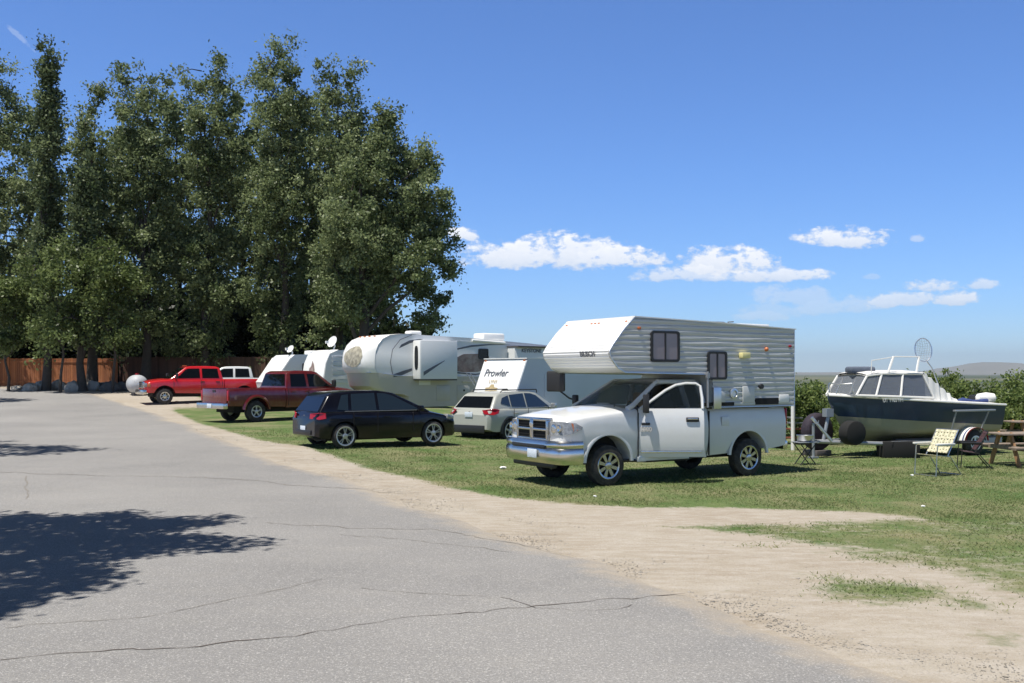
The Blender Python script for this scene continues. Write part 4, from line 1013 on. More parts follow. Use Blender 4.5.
MB().box((-2.60, CW + .03, 1.58), (.20, .06, .42)).build('jack_bracket', 'alu', cp, bevel=.01)
jk = MB().tube([(-2.36, CW + .04, 2.10), (-2.36, CW + .04, 1.40)], .022, 8); jk.box((-2.36, CW + .04, 2.02), (.06, .06, .10)); jk.build('jack', 'steel', cp)
MB().box((-3.97, CW - .005, 1.50), (.64, .05, .13)).build('recess_shade', 'under', cp); MB().box((-2.62, CW - .005, 1.46), (.9, .05, .07)).build('recess_shade', 'under', cp)  # near-black strips on the wall, painted shade of the camper's lower recess
for u, w_, l_, h_, nm_, m_ in ((-1.9, .4, .5, .05, 'roof_vent', 'rvwhite'), (-2.9, .5, .45, .06, 'roof_vent', 'trimdark'), (-3.9, .5, .9, .07, 'roof_rack', 'rvwhite')):
    MB().box((u, .55, 3.11 - (abs(u) - .6) * .032 + h_ / 2), (l_, w_, h_)).build(nm_, m_, cp, bevel=.015)
MB().tube([(-3.3, .7, 3.0), (-3.3, .7, 3.10), (-3.45, .7, 3.11)], .012).build('antenna', 'trimdark', cp); MB().box((-3.0, .7, 3.06), (.3, .1, .05), (0, .1, .3)).build('antenna_base', 'trimdark', cp)
def front_frame(u, v, z, tilt=0):   # text facing forward (+X)
    R = Matrix.Rotation(math.pi / 2, 4, 'Z') @ Matrix.Rotation(math.pi / 2 - tilt, 4, 'X'); return Matrix.Translation((u, v, z)) @ R
text('lettering', 'BIUSCH', .14, 'decal', cp, front_frame(.005, .45, 2.42, -.25), bold=.004)

# ------------------------------------------------------------------ generic cars
def hatch(label, loc, rz, paint, S, style, name, cat='car', group=None, clad=False, rails=False):
    """S: dict of dimensions"""
    c = empty(name, label, cat, loc, rz, group); hl, hw = S['L'] / 2, S['W'] / 2; xf, xr_ = S['xf'], S['xr']; R = S['R']
    ar = [(xf, R, R + .055), (xr_, R, R + .055)]
    wid = [(-hl, hw * .80), (-hl + .08, hw * .90), (-hl + .3, hw * .97), (-hl + .7, hw), (hl - 1.0, hw), (hl - .45, hw * .95), (hl - .15, hw * .84), (hl, hw * .62)]
    shell('body', paint, c, -hl, hl, S['top'], S['bot'], wid, ar, S['crown'], zl=.2, zh=S['zb'] + .05)
    underbody(c, -hl + .35, hl - .4, hw - .30, .2, .72)
    zb, zr, wb, wr = S['zb'], S['H'], hw * .905, hw * .70; sil = S['sil']
    greenhouse(c, paint, sil, zb, zr, wb, wr, .06)
    for s_ in (1, -1):
        for pn in S['panes']: side_pane(c, 'side_window', pn, zb, zr, wb, wr, s_, 'carglass')
    cross_pane(c, 'rear_window', sil[0], sil[1], zb, zr, wb, wr, e0=S.get('re', .06), e1=.05, inx=.10)
    cross_pane(c, 'windshield', sil[-1], sil[-2], zb, zr, wb, wr, e0=.12, e1=.05, inx=.09)
    for s_ in (1, -1):
        for wx in (xf, xr_): wheel(c, wx, s_ * (hw - .11), R, .21, R * .76, s_, style)
        mirror_part(c, S['mx'], s_ * (hw - .04), zb + .07, s_, paint if not clad else 'rim')
        MB().tube([(S['panes'][0][0][0] - .1, s_ * (wb + .006), zb + .022), (.85, s_ * (wb + .008), zb + .018)], .007, 5).build('belt_trim', 'rim', c)
        for hx in S['hx']: MB().box((hx, s_ * (hw + .002), zb - .13), (.19, .035, .035)).build('door_handle', paint, c, bevel=.01)
        for dx in S['seams']: MB().box((dx, s_ * (hw - .002), (zb + .32) / 2 + .05), (.010, .012, zb - .40)).build('door_seam', 'under', c)
        MB().slab([(x - .035, y + s_ * .035, z) for x, y, z in S['tl'](s_)], (.03, -s_ * .03, 0)).build('tail_light', 'redlens', c, bevel=.008)
        MB().box((hl - .30, s_ * hw * .80, zb - .20), (.34, .16, .13), (0, .2, -s_ * .5)).build('headlight', 'lens', c, bevel=.03)
        if clad:
            for wx in (xf, xr_): arch_trim(c, 'arch_cladding', wx, R, R + .05, hw - .005, s_, 'plastic', .06, .02, -.15, math.pi + .15)
            MB().box((-.02, s_ * (hw - .02), .30), (2.0, .06, .14)).build('sill_cladding', 'plastic', c, bevel=.02)
        if rails:
            r_ = MB(); r_.tube([(.45, s_ * wr * .92, zr - .05), (.40, s_ * wr * .95, zr + .045), (-1.35, s_ * wr * .95, zr + .04), (-1.45, s_ * wr * .92, zr - .06)], .018, 6); r_.build('roof_rail', 'plastic', c)
    MB().box((-hl - .005, 0, .42), (.05, 1.25 if clad else 1.0, .24 if clad else .12)).build('rear_valance', 'plastic', c, bevel=.02)
    plate_at(c, -hl - .015, S.get('py', 0), S['pz'], m='plate')
    MB().lathe([(-hl - .03, .001), (-hl - .035, .045), (-hl - .0, .055)], 16, 'x', (.02 + S.get('ex', 0), 0, zb - .12)).build('emblem', 'chrome', c)
    return c
GOLF = dict(L=4.2, W=1.80, H=1.48, xf=1.24, xr=-1.34, R=.325, zb=.93, mx=.78, hx=(-.15, -.98), seams=(.62, -.42, -1.10), pz=.50, ex=.03,
            top=[(-2.1, .80), (-2.02, .90), (-1.7, .94), (.9, .91), (1.2, .88), (1.7, .78), (1.95, .70), (2.1, .58)], bot=[(-2.1, .34), (-1.9, .26), (1.9, .22), (2.1, .28)],
            crown=[(-2.1, .02), (.8, .03), (1.2, .07), (1.9, .05), (2.1, 0)],
            sil=[(-2.04, .90), (-1.72, 1.36), (-1.55, 1.43), (-.9, 1.475), (-.3, 1.475), (.10, 1.42), (1.22, .90)],
            panes=[[(-1.22, .97), (-1.52, 1.0), (-1.36, 1.36), (-1.17, 1.385)], [(-.42, .965), (-1.13, .97), (-1.09, 1.39), (-.42, 1.41)], [(-.34, .965), (.86, .95), (.64, 1.07), (.10, 1.335), (-.12, 1.395), (-.34, 1.405)]],
            tl=lambda s_: [(-2.09, s_ * .45, .90), (-1.99, s_ * .80, .93), (-1.86, s_ * .885, .92), (-1.84, s_ * .89, .78), (-2.0, s_ * .845, .76), (-2.105, s_ * .45, .77)])
gx, gy_ = at_px(377, 26.9), 26.9
hatch('black hatchback with silver twin spoke wheels parked on the grass', (gx, gy_, gz(gx, gy_)), heading(.825, .565), 'black', GOLF, 'twin', 'hatchback_car')
XT = dict(L=4.45, W=1.80, H=1.56, xf=1.33, xr=-1.30, R=.35, zb=1.02, mx=.82, hx=(-.12, -.98), seams=(.66, -.40, -1.12), pz=.86, re=.10,
          top=[(-2.22, .84), (-2.14, .98), (-1.8, 1.05), (.9, .99), (1.2, .96), (1.8, .86), (2.05, .78), (2.22, .62)], bot=[(-2.22, .42), (-2.0, .34), (2.0, .30), (2.22, .36)],
          crown=[(-2.2, .02), (.8, .03), (1.2, .07), (2.0, .05), (2.22, 0)],
          sil=[(-2.12, .99), (-1.72, 1.44), (-1.55, 1.52), (-.8, 1.56), (-.05, 1.56), (.30, 1.51), (1.25, .99)],
          panes=[[(-1.18, 1.10), (-1.62, 1.20), (-1.50, 1.36), (-1.18, 1.44)], [(-.40, 1.06), (-1.12, 1.09), (-1.12, 1.45), (-.40, 1.49)], [(-.33, 1.06), (.86, 1.03), (.65, 1.15), (.24, 1.42), (-.02, 1.485), (-.33, 1.495)]],
          tl=lambda s_: [(-2.20, s_ * .50, 1.0), (-2.02, s_ * .84, 1.05), (-1.84, s_ * .90, 1.02), (-1.90, s_ * .905, .90), (-2.08, s_ * .86, .86), (-2.22, s_ * .60, .88)])
dx_ = 32.4; cx_ = at_px(514, dx_)
hatch('pale silver crossover with red tail lights seen behind the white pickup hood', (cx_, dx_, gz(cx_, dx_) - .10), heading(.62, .78), 'pearl', XT, 'spoke5', 'crossover_car', clad=True, rails=True)

# ------------------------------------------------------------------ other pickups
def pickup(label, loc, rz, paint, cab=(-1.75, 1.0), bedlen=2.0, wb=3.6, rim='rim', style='spoke5', grille=False, H=1.93, group=None, W=1.0, panes=2, flare=False):
    """origin below the cab's middle; front axle at xf"""
    c = empty('pickup_truck', label, 'pickup truck', loc, rz, group); R = .40
    xf = cab[1] + .55; xr_ = xf - wb; nose = xf + .92; tail = cab[0] - bedlen
    wid = [(cab[0], W * .985), (xf - .3, W * .985), (xf + .4, W * .97), (nose - .18, W * .93), (nose, W * .80)]
    shell('body', paint, c, cab[0], nose, [(cab[0], 1.27), (cab[1], 1.25), (cab[1] + .3, 1.22), (xf + .4, 1.17), (nose - .1, 1.10), (nose, 1.0)], [(cab[0], .52), (nose, .58)], wid, [(xf, .42, .53)], [(cab[0], 0), (cab[1] + .2, .05), (xf, .10), (nose - .2, .08), (nose, 0)], zl=.4, zh=1.3)
    shell('bed', paint, c, tail, cab[0] - .03, [(tail, 1.26), (cab[0], 1.26)], [(tail, .62), (cab[0], .55)], [(tail, W * .95), (tail + .15, W * .98), (cab[0], W * .98)], [(xr_, .42, .51)], None, zl=.4, zh=1.3, bed=1.0, n=16)
    MB().box((tail - .02, 0, .95), (.05, W * 1.66, .58)).build('tailgate', paint, c, bevel=.015)
    MB().box((tail - .05, 0, 1.17), (.02, .22, .06)).build('tailgate_handle', 'plastic', c, bevel=.005)
    underbody(c, tail + .4, nose - .4, .6, .36, .92)
    zb, wb_, wr_ = 1.24, W * .93, W * .70; sil = [(cab[0] + .02, 1.22), (cab[0] + .16, H - .10), (cab[0] + .34, H - .02), (cab[0] + .9, H), (cab[1] - .75, H - .01), (cab[1] - .52, H - .06), (cab[1] + .34, 1.22)]
    greenhouse(c, paint, sil, zb, H, wb_, wr_, .06)
    x0 = cab[0] + .24; x1 = cab[1] - .02; n = panes
    for s_ in (1, -1):
        if n == 2:
            mid_ = x0 + (x1 - x0) * .43
            side_pane(c, 'side_window', [(x0, 1.31), (mid_ - .07, 1.31), (mid_ - .07, H - .13), (x0 + .06, H - .14)], zb, H, wb_, wr_, s_)
            side_pane(c, 'side_window', [(mid_ + .05, 1.31), (x1 + .05, 1.30), (x1 - .18, 1.45), (x1 - .48, H - .19), (x1 - .62, H - .14), (mid_ + .05, H - .13)], zb, H, wb_, wr_, s_)
            for hx in (mid_ - .15, x0 + .0): MB().box((hx + .08, s_ * W * .985, 1.12), (.2, .04, .05)).build('door_handle', paint if not grille else 'plastic', c, bevel=.01)
            for hx in (mid_, cab[0] + .1, cab[1] + .12): MB().box((hx, s_ * W * .978, .9), (.012, .02, .62)).build('door_seam', 'under', c)
        MB().box((x1 + .02, s_ * (W + .14), 1.42), (.10, .20, .28)).build('mirror', 'plastic', c, bevel=.03)
        MB().box((x1 + .04, s_ * (W + .0), 1.32), (.06, .2, .05)).build('mirror_arm', 'plastic', c)
        MB().box((tail - .01, s_ * W * .90, 1.0), (.06, .11, .38)).build('tail_light', 'redlens', c, bevel=.01)
        hl_ = MB().box((nose - .05, s_ * W * .74, .97), (.16, .24, .20), (0, 0, -s_ * .35)).build('headlight', 'lens', c, bevel=.03)
        MB().box((nose - .17, s_ * W * .90, .96), (.14, .06, .16), (0, 0, -s_ * .25)).build('turn_signal', 'amber', hl_, bevel=.01)
        for wx in (xf, xr_): wheel(c, wx, s_ * (W - .16), R, .26, R * .56, s_, style, rim)
        if flare:
            arch_trim(c, 'fender_flare', xr_, .42, .51, W * .98, s_, paint, .10, .05, .1, math.pi - .1)
    cross_pane(c, 'rear_window', sil[0], sil[1], zb, H, wb_, wr_, e0=.12, e1=.04, inx=.10)
    cross_pane(c, 'windshield', sil[-1], sil[-2], zb, H, wb_, wr_, e0=.10, e1=.04, inx=.08)
    bm_ = MB().box((tail - .14, 0, .62), (.20, W * 1.9, .22)); bm_ = bm_.build('rear_bumper', 'chrome', c, bevel=.04)
    plate_at(bm_, tail - .25, 0, .62)
    fb = MB().box((nose + .05, 0, .62), (.22, W * 1.92, .26)).build('front_bumper', 'chrome', c, bevel=.06)
    g_ = MB(); g_.box((nose + .0, 0, .97), (.09, 1.06, .34)); g_.build('grille', 'chrome', c, bevel=.02)
    gi_ = MB()
    for k in range(3): gi_.box((nose + .045, 0, .87 + .10 * k), (.02, .98, .06))
    gi_.build('grille_insert', 'plastic', c)
    if grille:
        for k in (-2, -1, 0, 1, 2): MB().box((cab[1] - .62, k * .15, H + .015), (.10, .05, .03)).build('roof_marker', 'amber', c, bevel=.01)
    return c
d_ = 39.6; x_ = at_px(300, d_)
pickup('dark red extended cab pickup parked tail to the road', (x_, d_ + .2, gz(x_, d_) - .03), heading(.68, .73), 'dred', cab=(-1.35, .75), bedlen=2.45, wb=3.95, flare=True)
d_ = 51.8; x_ = at_px(194, d_)
pickup('bright red crew cab pickup with chrome nose facing the road', (x_, d_, gz(x_, d_) - .06), heading(-.86, -.51), 'red', cab=(-1.3, 1.1), bedlen=2.4, wb=4.0, grille=True, rim='chrome', style='disc')
d_ = 58; x_ = at_px(230, d_)
pickup('white crew cab pickup parked behind the bright red one', (x_, d_, 2.05 + 7.6 * .058 - 1.93), heading(-.95, -.31), 'white', cab=(-1.3, 1.0), bedlen=1.9, wb=3.6)
# ================================================================== TRAILERS
def trailer_loc(px, d, F_, u, v, zbase=None):
    """put local point (u, v) at pixel column px, distance d"""
    Fd = Vector(F_).normalized(); Nn = Vector((-Fd.y, Fd.x)); W_ = Vector((at_px(px, d), d)) - Fd * u - Nn * v
    return W_, heading(Fd.x, Fd.y)
def body_loft(parent, name, m, prof, w, r=.35, power=4, wt=1.4, nv=16, smooth=True):
    """profile (u,z) lofted across the width; nose points pull back towards the sides"""
    u0 = max(p[0] for p in prof); vs = []; fs = []; n = len(prof)
    for j in range(nv + 1):
        v = -1 + 2 * j / nv; v = math.copysign(1 - (1 - abs(v)) ** 1.6, v)
        for u, z in prof:
            k = max(0, 1 - (u0 - u) / wt); vs.append((u - r * k * abs(v) ** power, v * w, z))
    for j in range(nv):
        for i in range(n): fs.append((j * n + i, j * n + (i + 1) % n, (j + 1) * n + (i + 1) % n, (j + 1) * n + i))
    fs += [tuple(range(n)), tuple(nv * n + i for i in range(n))]
    return MB().add(vs, fs).build(name, m, parent)
def swoosh(parent, name, m, pts_up, pts_dn, y, sgn=1, th=.004, off=.004):
    vs = [(u, sgn * (y + off), z) for u, z in pts_up] + [(u, sgn * (y + off), z) for u, z in pts_dn]; n = len(pts_up)
    fs = [(i, i + 1, n + i + 1, n + i) for i in range(n - 1)]
    vs += [(x, yy + sgn * th, z) for x, yy, z in vs]; k = 2 * n
    fs += [tuple(k + q_ for q_ in f) for f in fs] + [(i, i + 1, k + i + 1, k + i) for i in range(n - 1)] + [(n + i, n + i + 1, k + n + i + 1, k + n + i) for i in range(n - 1)] + [(0, n, k + n, k), (n - 1, 2 * n - 1, k + 2 * n - 1, k + n - 1)]
    return MB().add(vs, fs).build(name, m, parent, smooth=False)
def ac_unit(parent, u, v, z, l=.9, w=.75, h=.26, name='air_conditioner'):
    o = MB(); o.slab([(u + l / 2, v - w / 2, z), (u + l / 2, v + w / 2, z), (u - l / 2, v + w / 2, z), (u - l / 2, v - w / 2, z)], (0, 0, h)); return o.build(name, 'rvwhite', parent, bevel=.07, seg=3)
# --- large fifth wheel
FW = (.0, .0); Fv = (-.80, -.60)
wl, rz = trailer_loc(389, 39.5, Fv, -1.05, 1.22)
zg = .12
fw = empty('fifth_wheel_trailer', 'large grey and white fifth wheel trailer with rounded nose and slide-out', 'trailer', (wl.x, wl.y, zg), rz)
nose = [(-.16, 1.98), (-.02, 2.15), (0, 2.45), (-.06, 2.8), (-.22, 3.08), (-.48, 3.30), (-.95, 3.46), (-1.7, 3.53)]
fwp = nose + [(-5.0, 3.44), (-8.0, 3.27), (-11.4, 3.05), (-11.5, .78), (-3.3, .78), (-3.2, 1.55), (-2.9, 1.72), (-1.2, 1.76)]
upper = nose + [(-5.0, 3.44), (-8.0, 3.27), (-11.4, 3.05), (-11.5, 1.82), (-3.0, 1.80), (-1.6, 1.84)]
lower = [(-.16, 1.98), (-1.6, 1.84), (-3.0, 1.80), (-11.5, 1.82), (-11.5, .62), (-2.0, .60), (-1.95, 1.02), (-1.7, 1.12), (-.7, 1.18), (-.3, 1.45)]
body_loft(fw, 'upper_wall', 'rvside', upper, 1.22, .42, 4.5, 1.5)
body_loft(fw, 'lower_wall', 'rvreflect', lower, 1.215, .42, 4.5, 1.5)
cap = [(u + .012, z + .006) for u, z in nose]
cp2 = []; nv = 20
vs = []; fs = []
nn_ = nose + [(-2.6, 3.53)]
for j in range(nv + 1):
    v = -1 + 2 * j / nv; v = math.copysign(1 - (1 - abs(v)) ** 1.6, v)
    for i, (u, z) in enumerate(nn_):
        k = max(0, 1 + u / 1.5); zc_ = (z - 2.6); vs.append((u - .42 * k * abs(v) ** 4.5 + .015, v * 1.232, z + (.012 if z > 2.4 else -.004)))
n = len(nn_)
for j in range(nv):
    for i in range(n - 1): fs.append((j * n + i, j * n + i + 1, (j + 1) * n + i + 1, (j + 1) * n + i))
nc = MB().add(vs, fs).build('nose_cap', 'rvwhite', fw)
# picture on the nose: an oval following the cap
vs = []; fs = []
def capu(v, z):
    u = float(np.interp(z, [p[1] for p in nose], [p[0] for p in nose])); k = max(0, 1 + u / 1.5); return u - .42 * k * abs(v / 1.232) ** 4.5 + .035
for j in range(13):
    for i in range(9):
        a = 2 * math.pi * j / 12; r_ = i / 8; v = .72 * r_ * math.cos(a) + .12; z = 2.62 + .42 * r_ * math.sin(a) * (1 + .2 * math.cos(a)); vs.append((capu(v, z), v, z))
for j in range(12):
    for i in range(8): fs.append((j * 9 + i, j * 9 + i + 1, (j + 1) * 9 + i + 1, (j + 1) * 9 + i))
MB().add(vs, fs).build('nose_picture', 'sagedecal', fw)
MB().slab([(-2.0, 1.23, 3.36), (-2.0, -1.23, 3.36), (-11.4, -1.23, 3.0), (-11.4, 1.23, 3.0)], (0, 0, .05)).build('roof_edge', 'rvside', fw)
# slide-out
so_ = MB().box((-3.05, 1.49, 2.50), (1.75, .58, 1.55)).build('slide_out', 'rvside', fw, bevel=.02)
MB().box((-2.165, 1.49, 2.50), (.03, .54, 1.52)).build('slide_front', 'rvwhite', so_, bevel=.01)
sw_ = MB(); 
pts = []
for k in range(20): a = 2 * math.pi * k / 20; pts.append((-2.148, 1.49 + .13 * math.copysign(abs(math.cos(a)) ** .6, math.cos(a)), 2.58 + .48 * math.copysign(abs(math.sin(a)) ** .6, math.sin(a))))
MB().slab(pts, (.012, 0, 0)).build('slide_window', 'glass', so_)
MB().box((-3.05, 1.49, 1.70), (1.72, .56, .06)).build('slide_bottom', 'trimdark', so_)
swoosh(fw, 'stripe', 'decal', [(-1.25, 1.92), (-1.7, 2.06), (-2.1, 2.16)], [(-1.25, 1.80), (-1.7, 1.90), (-2.1, 2.06)], 1.222)
swoosh(so_, 'stripe', 'decal', [(-2.3, 2.02), (-2.8, 2.26), (-3.3, 2.48)], [(-2.3, 1.86), (-2.8, 2.16), (-3.3, 2.46)], 1.782)
swoosh(fw, 'stripe', 'decal', [(-1.6, 3.10), (-2.0, 3.28), (-2.6, 3.36)], [(-1.5, 2.95), (-2.0, 3.16), (-2.6, 3.33)], 1.222)
swoosh(fw, 'stripe', 'decal', [(-4.2, 2.98), (-5.0, 3.14), (-5.9, 3.20), (-7.0, 3.20)], [(-4.2, 2.92), (-5.0, 3.06), (-5.9, 3.15), (-7.0, 3.19)], 1.222)
swoosh(fw, 'wall_picture', 'brndecal', [(-4.2, 2.60), (-4.6, 2.76), (-5.3, 2.78), (-5.9, 2.70)], [(-4.2, 2.05), (-4.6, 2.0), (-5.3, 2.02), (-5.9, 2.15)], 1.222)
swoosh(fw, 'stripe', 'decal', [(-4.2, 2.02), (-5.2, 1.94), (-6.2, 2.05)], [(-4.2, 1.96), (-5.2, 1.88), (-6.2, 2.03)], 1.226)
swoosh(fw, 'stripe', 'decal', [(-6.8, 2.10), (-7.8, 2.40), (-9.2, 2.55)], [(-6.8, 2.03), (-7.8, 2.34), (-9.2, 2.53)], 1.226)
swoosh(fw, 'stripe', 'decalred', [(-7.2, 2.05), (-8.2, 2.22), (-11.0, 2.20)], [(-7.2, 1.95), (-8.2, 2.05), (-11.0, 2.12)], 1.226)
rv_window(fw, -5.35, -5.85, 2.55, 3.0, 1.225, pane='glass', divs=0)
sl2 = MB().box((-8.2, 1.50, 2.45), (2.6, .55, 1.25)).build('slide_out', 'rvside', fw, bevel=.02)
MB().box((-6.885, 1.50, 2.45), (.03, .52, 1.22)).build('slide_front', 'rvwhite', sl2)
MB().box((-8.2, 1.62, 3.10), (2.7, .84, .05)).build('slide_topper', 'trimdark', sl2)
text('lettering', 'KEYSTONE', .22, 'decal', sl2, frame_side(1, -7.75, 1.79, 2.93), bold=.006)
for u in (-3.6, -4.6): MB().box((u, 1.222, 1.15), (.65, .02, .62)).build('hatch', 'rvreflect', fw, bevel=.008)
MB().tube([(-.16, 1.0, 1.99), (-.9, 1.235, 1.93), (-1.6, 1.238, 1.85), (-11.4, 1.238, 1.83)], .018, 6).build('belt_trim', 'alu', fw)
for s_ in (1, -1): MB().tube([(-2.1, s_ * 1.236, 3.50), (-1.55, s_ * 1.24, 3.30), (-1.2, s_ * 1.24, 2.9), (-1.1, s_ * 1.24, 2.4), (-1.2, s_ * 1.24, 1.92)], .014, 6).build('nose_seam', 'decal', fw)
for v in (-.6, -.2, .2, .6): MB().box((capu(v, 3.40) + .0, v, 3.44), (.06, .10, .04)).build('marker_light', 'amber', fw, bevel=.01)
MB().tube([(-5.0, 1.28, 3.34), (-6.7, 1.28, 3.26)], .055, 10).build('awning_roll', 'rvwhite', fw)
MB().box((-2.7, 1.225, 1.62), (.55, .02, .26)).build('hatch', 'rvside', fw, bevel=.006)
for u in (-5.6, -6.4): MB().box((u, 1.222, 1.35), (.5, .02, .3)).build('vent', 'rvside', fw, bevel=.006)
MB().box((-4.62, 1.235, 1.25), (.08, .02, .08)).build('latch', 'plastic', fw)
for v in (1.0, -1.0): MB().tube([(-2.5, v, 1.6), (-2.5, v, 0)], .05, 8).build('landing_leg', 'trimdark', fw)
for v in (1.1, -1.1):
    for u in (-7.3, -8.2): wheel(fw, u, v, .36, .2, .2, 1 if v > 0 else -1, 'spoke5')
ac_unit(fw, -2.9, 0, 3.50, .55, .5, .22, 'roof_vent'); ac_unit(fw, -6.7, .1, 3.38, 1.15, .8, .32)
st_ = MB().tube([(-4.7, 1.3, 1.95), (-4.9, 1.6, 1.45)], .025); st_.tube([(-4.75, 1.5, 1.95), (-4.95, 1.8, 1.45)], .025); st_.tube([(-4.5, 1.3, 1.62), (-5.3, 1.3, 1.62)], .02); st_.build('folded_steps', 'alu', fw)
# --- small white travel trailer with lettering
Fv = (-.76, -.65); wl, rz = trailer_loc(527, 33.2, Fv, -.62, 1.12)
tt = empty('travel_trailer', 'low travel trailer with white lettered front between the fifth wheel and the camper', 'trailer', (wl.x, wl.y, .0), rz)
tp = [(0, .55), (.02, 1.0), (-.62, 2.50), (-.72, 2.57), (-6.2, 2.57), (-6.3, .5)]
body_loft(tt, 'wall', 'rvblue', tp, 1.12, 0, 4, 1, 2)
MB().slab([(.022, 1.10, 1.0), (-.61, 1.10, 2.49), (-.61, -1.10, 2.49), (.022, -1.10, 1.0)], (.02, 0, .008)).build('front_panel', 'rvwhite', tt, bevel=.006)
MB().slab([(.005, 1.10, .56), (.025, 1.10, 1.0), (.025, -1.10, 1.0), (.005, -1.10, .56)], (.02, 0, 0)).build('front_skirt', 'rvwhite', tt, bevel=.006)
MB().slab([(-.60, 1.14, 2.56), (-6.3, 1.14, 2.56), (-6.3, -1.14, 2.56), (-.60, -1.14, 2.56)], (0, 0, .03)).build('roof', 'rvwhite', tt)
tl_ = math.atan2(.63, 1.49)
text('lettering', 'Prowler', .38, 'decal', tt, front_frame(-.40, -.22, 2.08, tl_), bold=.004, shear=.1)
text('lettering', 'LYNX', .17, 'tandecal', tt, front_frame(-.265, -.22, 1.80, tl_))
pp = []
for k in range(14):
    a = 2 * math.pi * k / 14; rr_ = 1 + .25 * math.sin(5 * a); z = 1.48 + .20 * rr_ * math.sin(a); u = .022 - .63 * (z - 1.0) / 1.49 + .028; pp.append((u, -.22 + .30 * rr_ * math.cos(a), z))
MB().slab(pp, (.004, 0, .002)).build('front_picture', 'tandecal', tt)
for v in (-1.02, 1.02): MB().box((-.60, v, 2.50), (.05, .1, .05)).build('marker_light', 'amber', tt, bevel=.01)
side = MB(); side.box((-2.6, 1.13, 2.28), (1.2, .015, .05)); side.build('side_lettering_strip', 'leaf_hedge' if 0 else 'tank', tt)
rv_window(tt, -1.4, -3.3, 1.25, 2.1, 1.12, pane='rvblue', fr='rvblue', divs=0, fw=.03, pr=.015)
for v in (1.0, -1.0): wheel(tt, -3.6, v, .34, .2, .19, 1 if v > 0 else -1)
tg_ = MB(); tg_.tube([(0, .5, .5), (1.2, 0, .48)], .04); tg_.tube([(0, -.5, .5), (1.2, 0, .48)], .04); tg_.tube([(1.05, 0, .75), (1.05, 0, 0)], .035); tg_.build('tongue', 'trimdark', tt)
def dish(parent, u, v, z, r=.35, aim=(.6, .5, .6)):
    a = Vector(aim).normalized(); R = a.to_track_quat('Z', 'Y').to_matrix(); mb = MB(); vs = []; fs = []; K, Nn_ = 5, 22
    for k in range(K + 1):
        rr_ = r * k / K
        for j in range(Nn_): t = 2 * math.pi * j / Nn_; vs.append(R @ Vector((rr_ * math.cos(t), rr_ * 1.08 * math.sin(t), .22 * rr_ * rr_ / r)) + Vector((u, v, z)))
    for k in range(K):
        for j in range(Nn_): fs.append((k * Nn_ + j, k * Nn_ + (j + 1) % Nn_, (k + 1) * Nn_ + (j + 1) % Nn_, (k + 1) * Nn_ + j))
    d0 = MB().add(vs, fs).build('satellite_dish', 'rvwhite', parent)
    c0 = Vector((u, v, z)); arm = MB(); tipp = c0 + a * r * 1.25 - R @ Vector((0, r * .7, 0)); arm.tube([c0 - R @ Vector((0, r * .8, 0)), tipp], .022, 6); arm.box(tuple(tipp), (.12, .12, .12)); arm.tube([c0 - a * .03, c0 - a * .15 - Vector((0, 0, .1)), Vector((u, v, z - .42))], .035, 6); arm.build('dish_arm', 'rvwhite', d0)
    return d0
# --- striped camper with dish
Fv = (-.80, -.60); wl, rz = trailer_loc(330, 46, Fv, -.4, 1.15)
sc = empty('travel_trailer', 'camper with grey striped side, fox coloured nose picture and satellite dish', 'trailer', (wl.x, wl.y, .35), rz)
sc['label'] = 'trailer with grey striped ribbed side and dark nose picture left of the fifth wheel'
pr_ = [(0, .5), (.05, 1.3), (-.10, 2.2), (-.30, 2.62), (-.75, 2.80), (-6.5, 2.95), (-6.6, .5)]
body_loft(sc, 'wall', 'rvside', pr_, 1.15, .12, 4, 1.2, 10)
ribs_side(sc, 'ribbed_wall', 'rvside', [(-.5, 1.2), (-.5, 2.55), (-6.4, 2.75), (-6.4, 1.2)], 1.152, 1, 1.25, 2.7, .21, .035, segs=((0, 0), (.05, 1), (.80, 1), (.86, 0), (1, 0)))
fs_ = [(.075, 1.3), (-.075, 2.2), (-.275, 2.64), (-.74, 2.83)]
vs = []; 
for u, z in fs_: vs += [(u - .12 * (1 if 1 else 0) * .9, 1.13, z), (u, .6, z), (u, -.6, z), (u - .11, -1.13, z)]
fs = [(i * 4 + j, i * 4 + j + 1, i * 4 + 5 + j, i * 4 + 4 + j) for i in range(3) for j in range(3)]
MB().add(vs, fs).build('nose_cap', 'rvwhite', sc)
pp = [(.05, .42, 1.75), (.05, -.05, 1.72), (.0, -.12, 1.95), (-.035, .0, 2.05), (-.075, .10, 2.32), (-.02, .32, 2.0)]
MB().slab([(u + .03, v, z) for u, v, z in pp], (.01, 0, 0)).build('nose_picture', 'brndecal', sc)
ac_unit(sc, -3.2, 0, 2.87, 1.0, .8, .28)
dish(sc, -.95, .35, 3.20, .27, (.75, .25, .4))
for v in (1.0, -1.0): wheel(sc, -3.6, v, .34, .2, .19, 1 if v > 0 else -1)
MB().tube([(.1, .3, .5), (1.2, 0, .48)], .05).build('tongue', 'trimdark', sc)
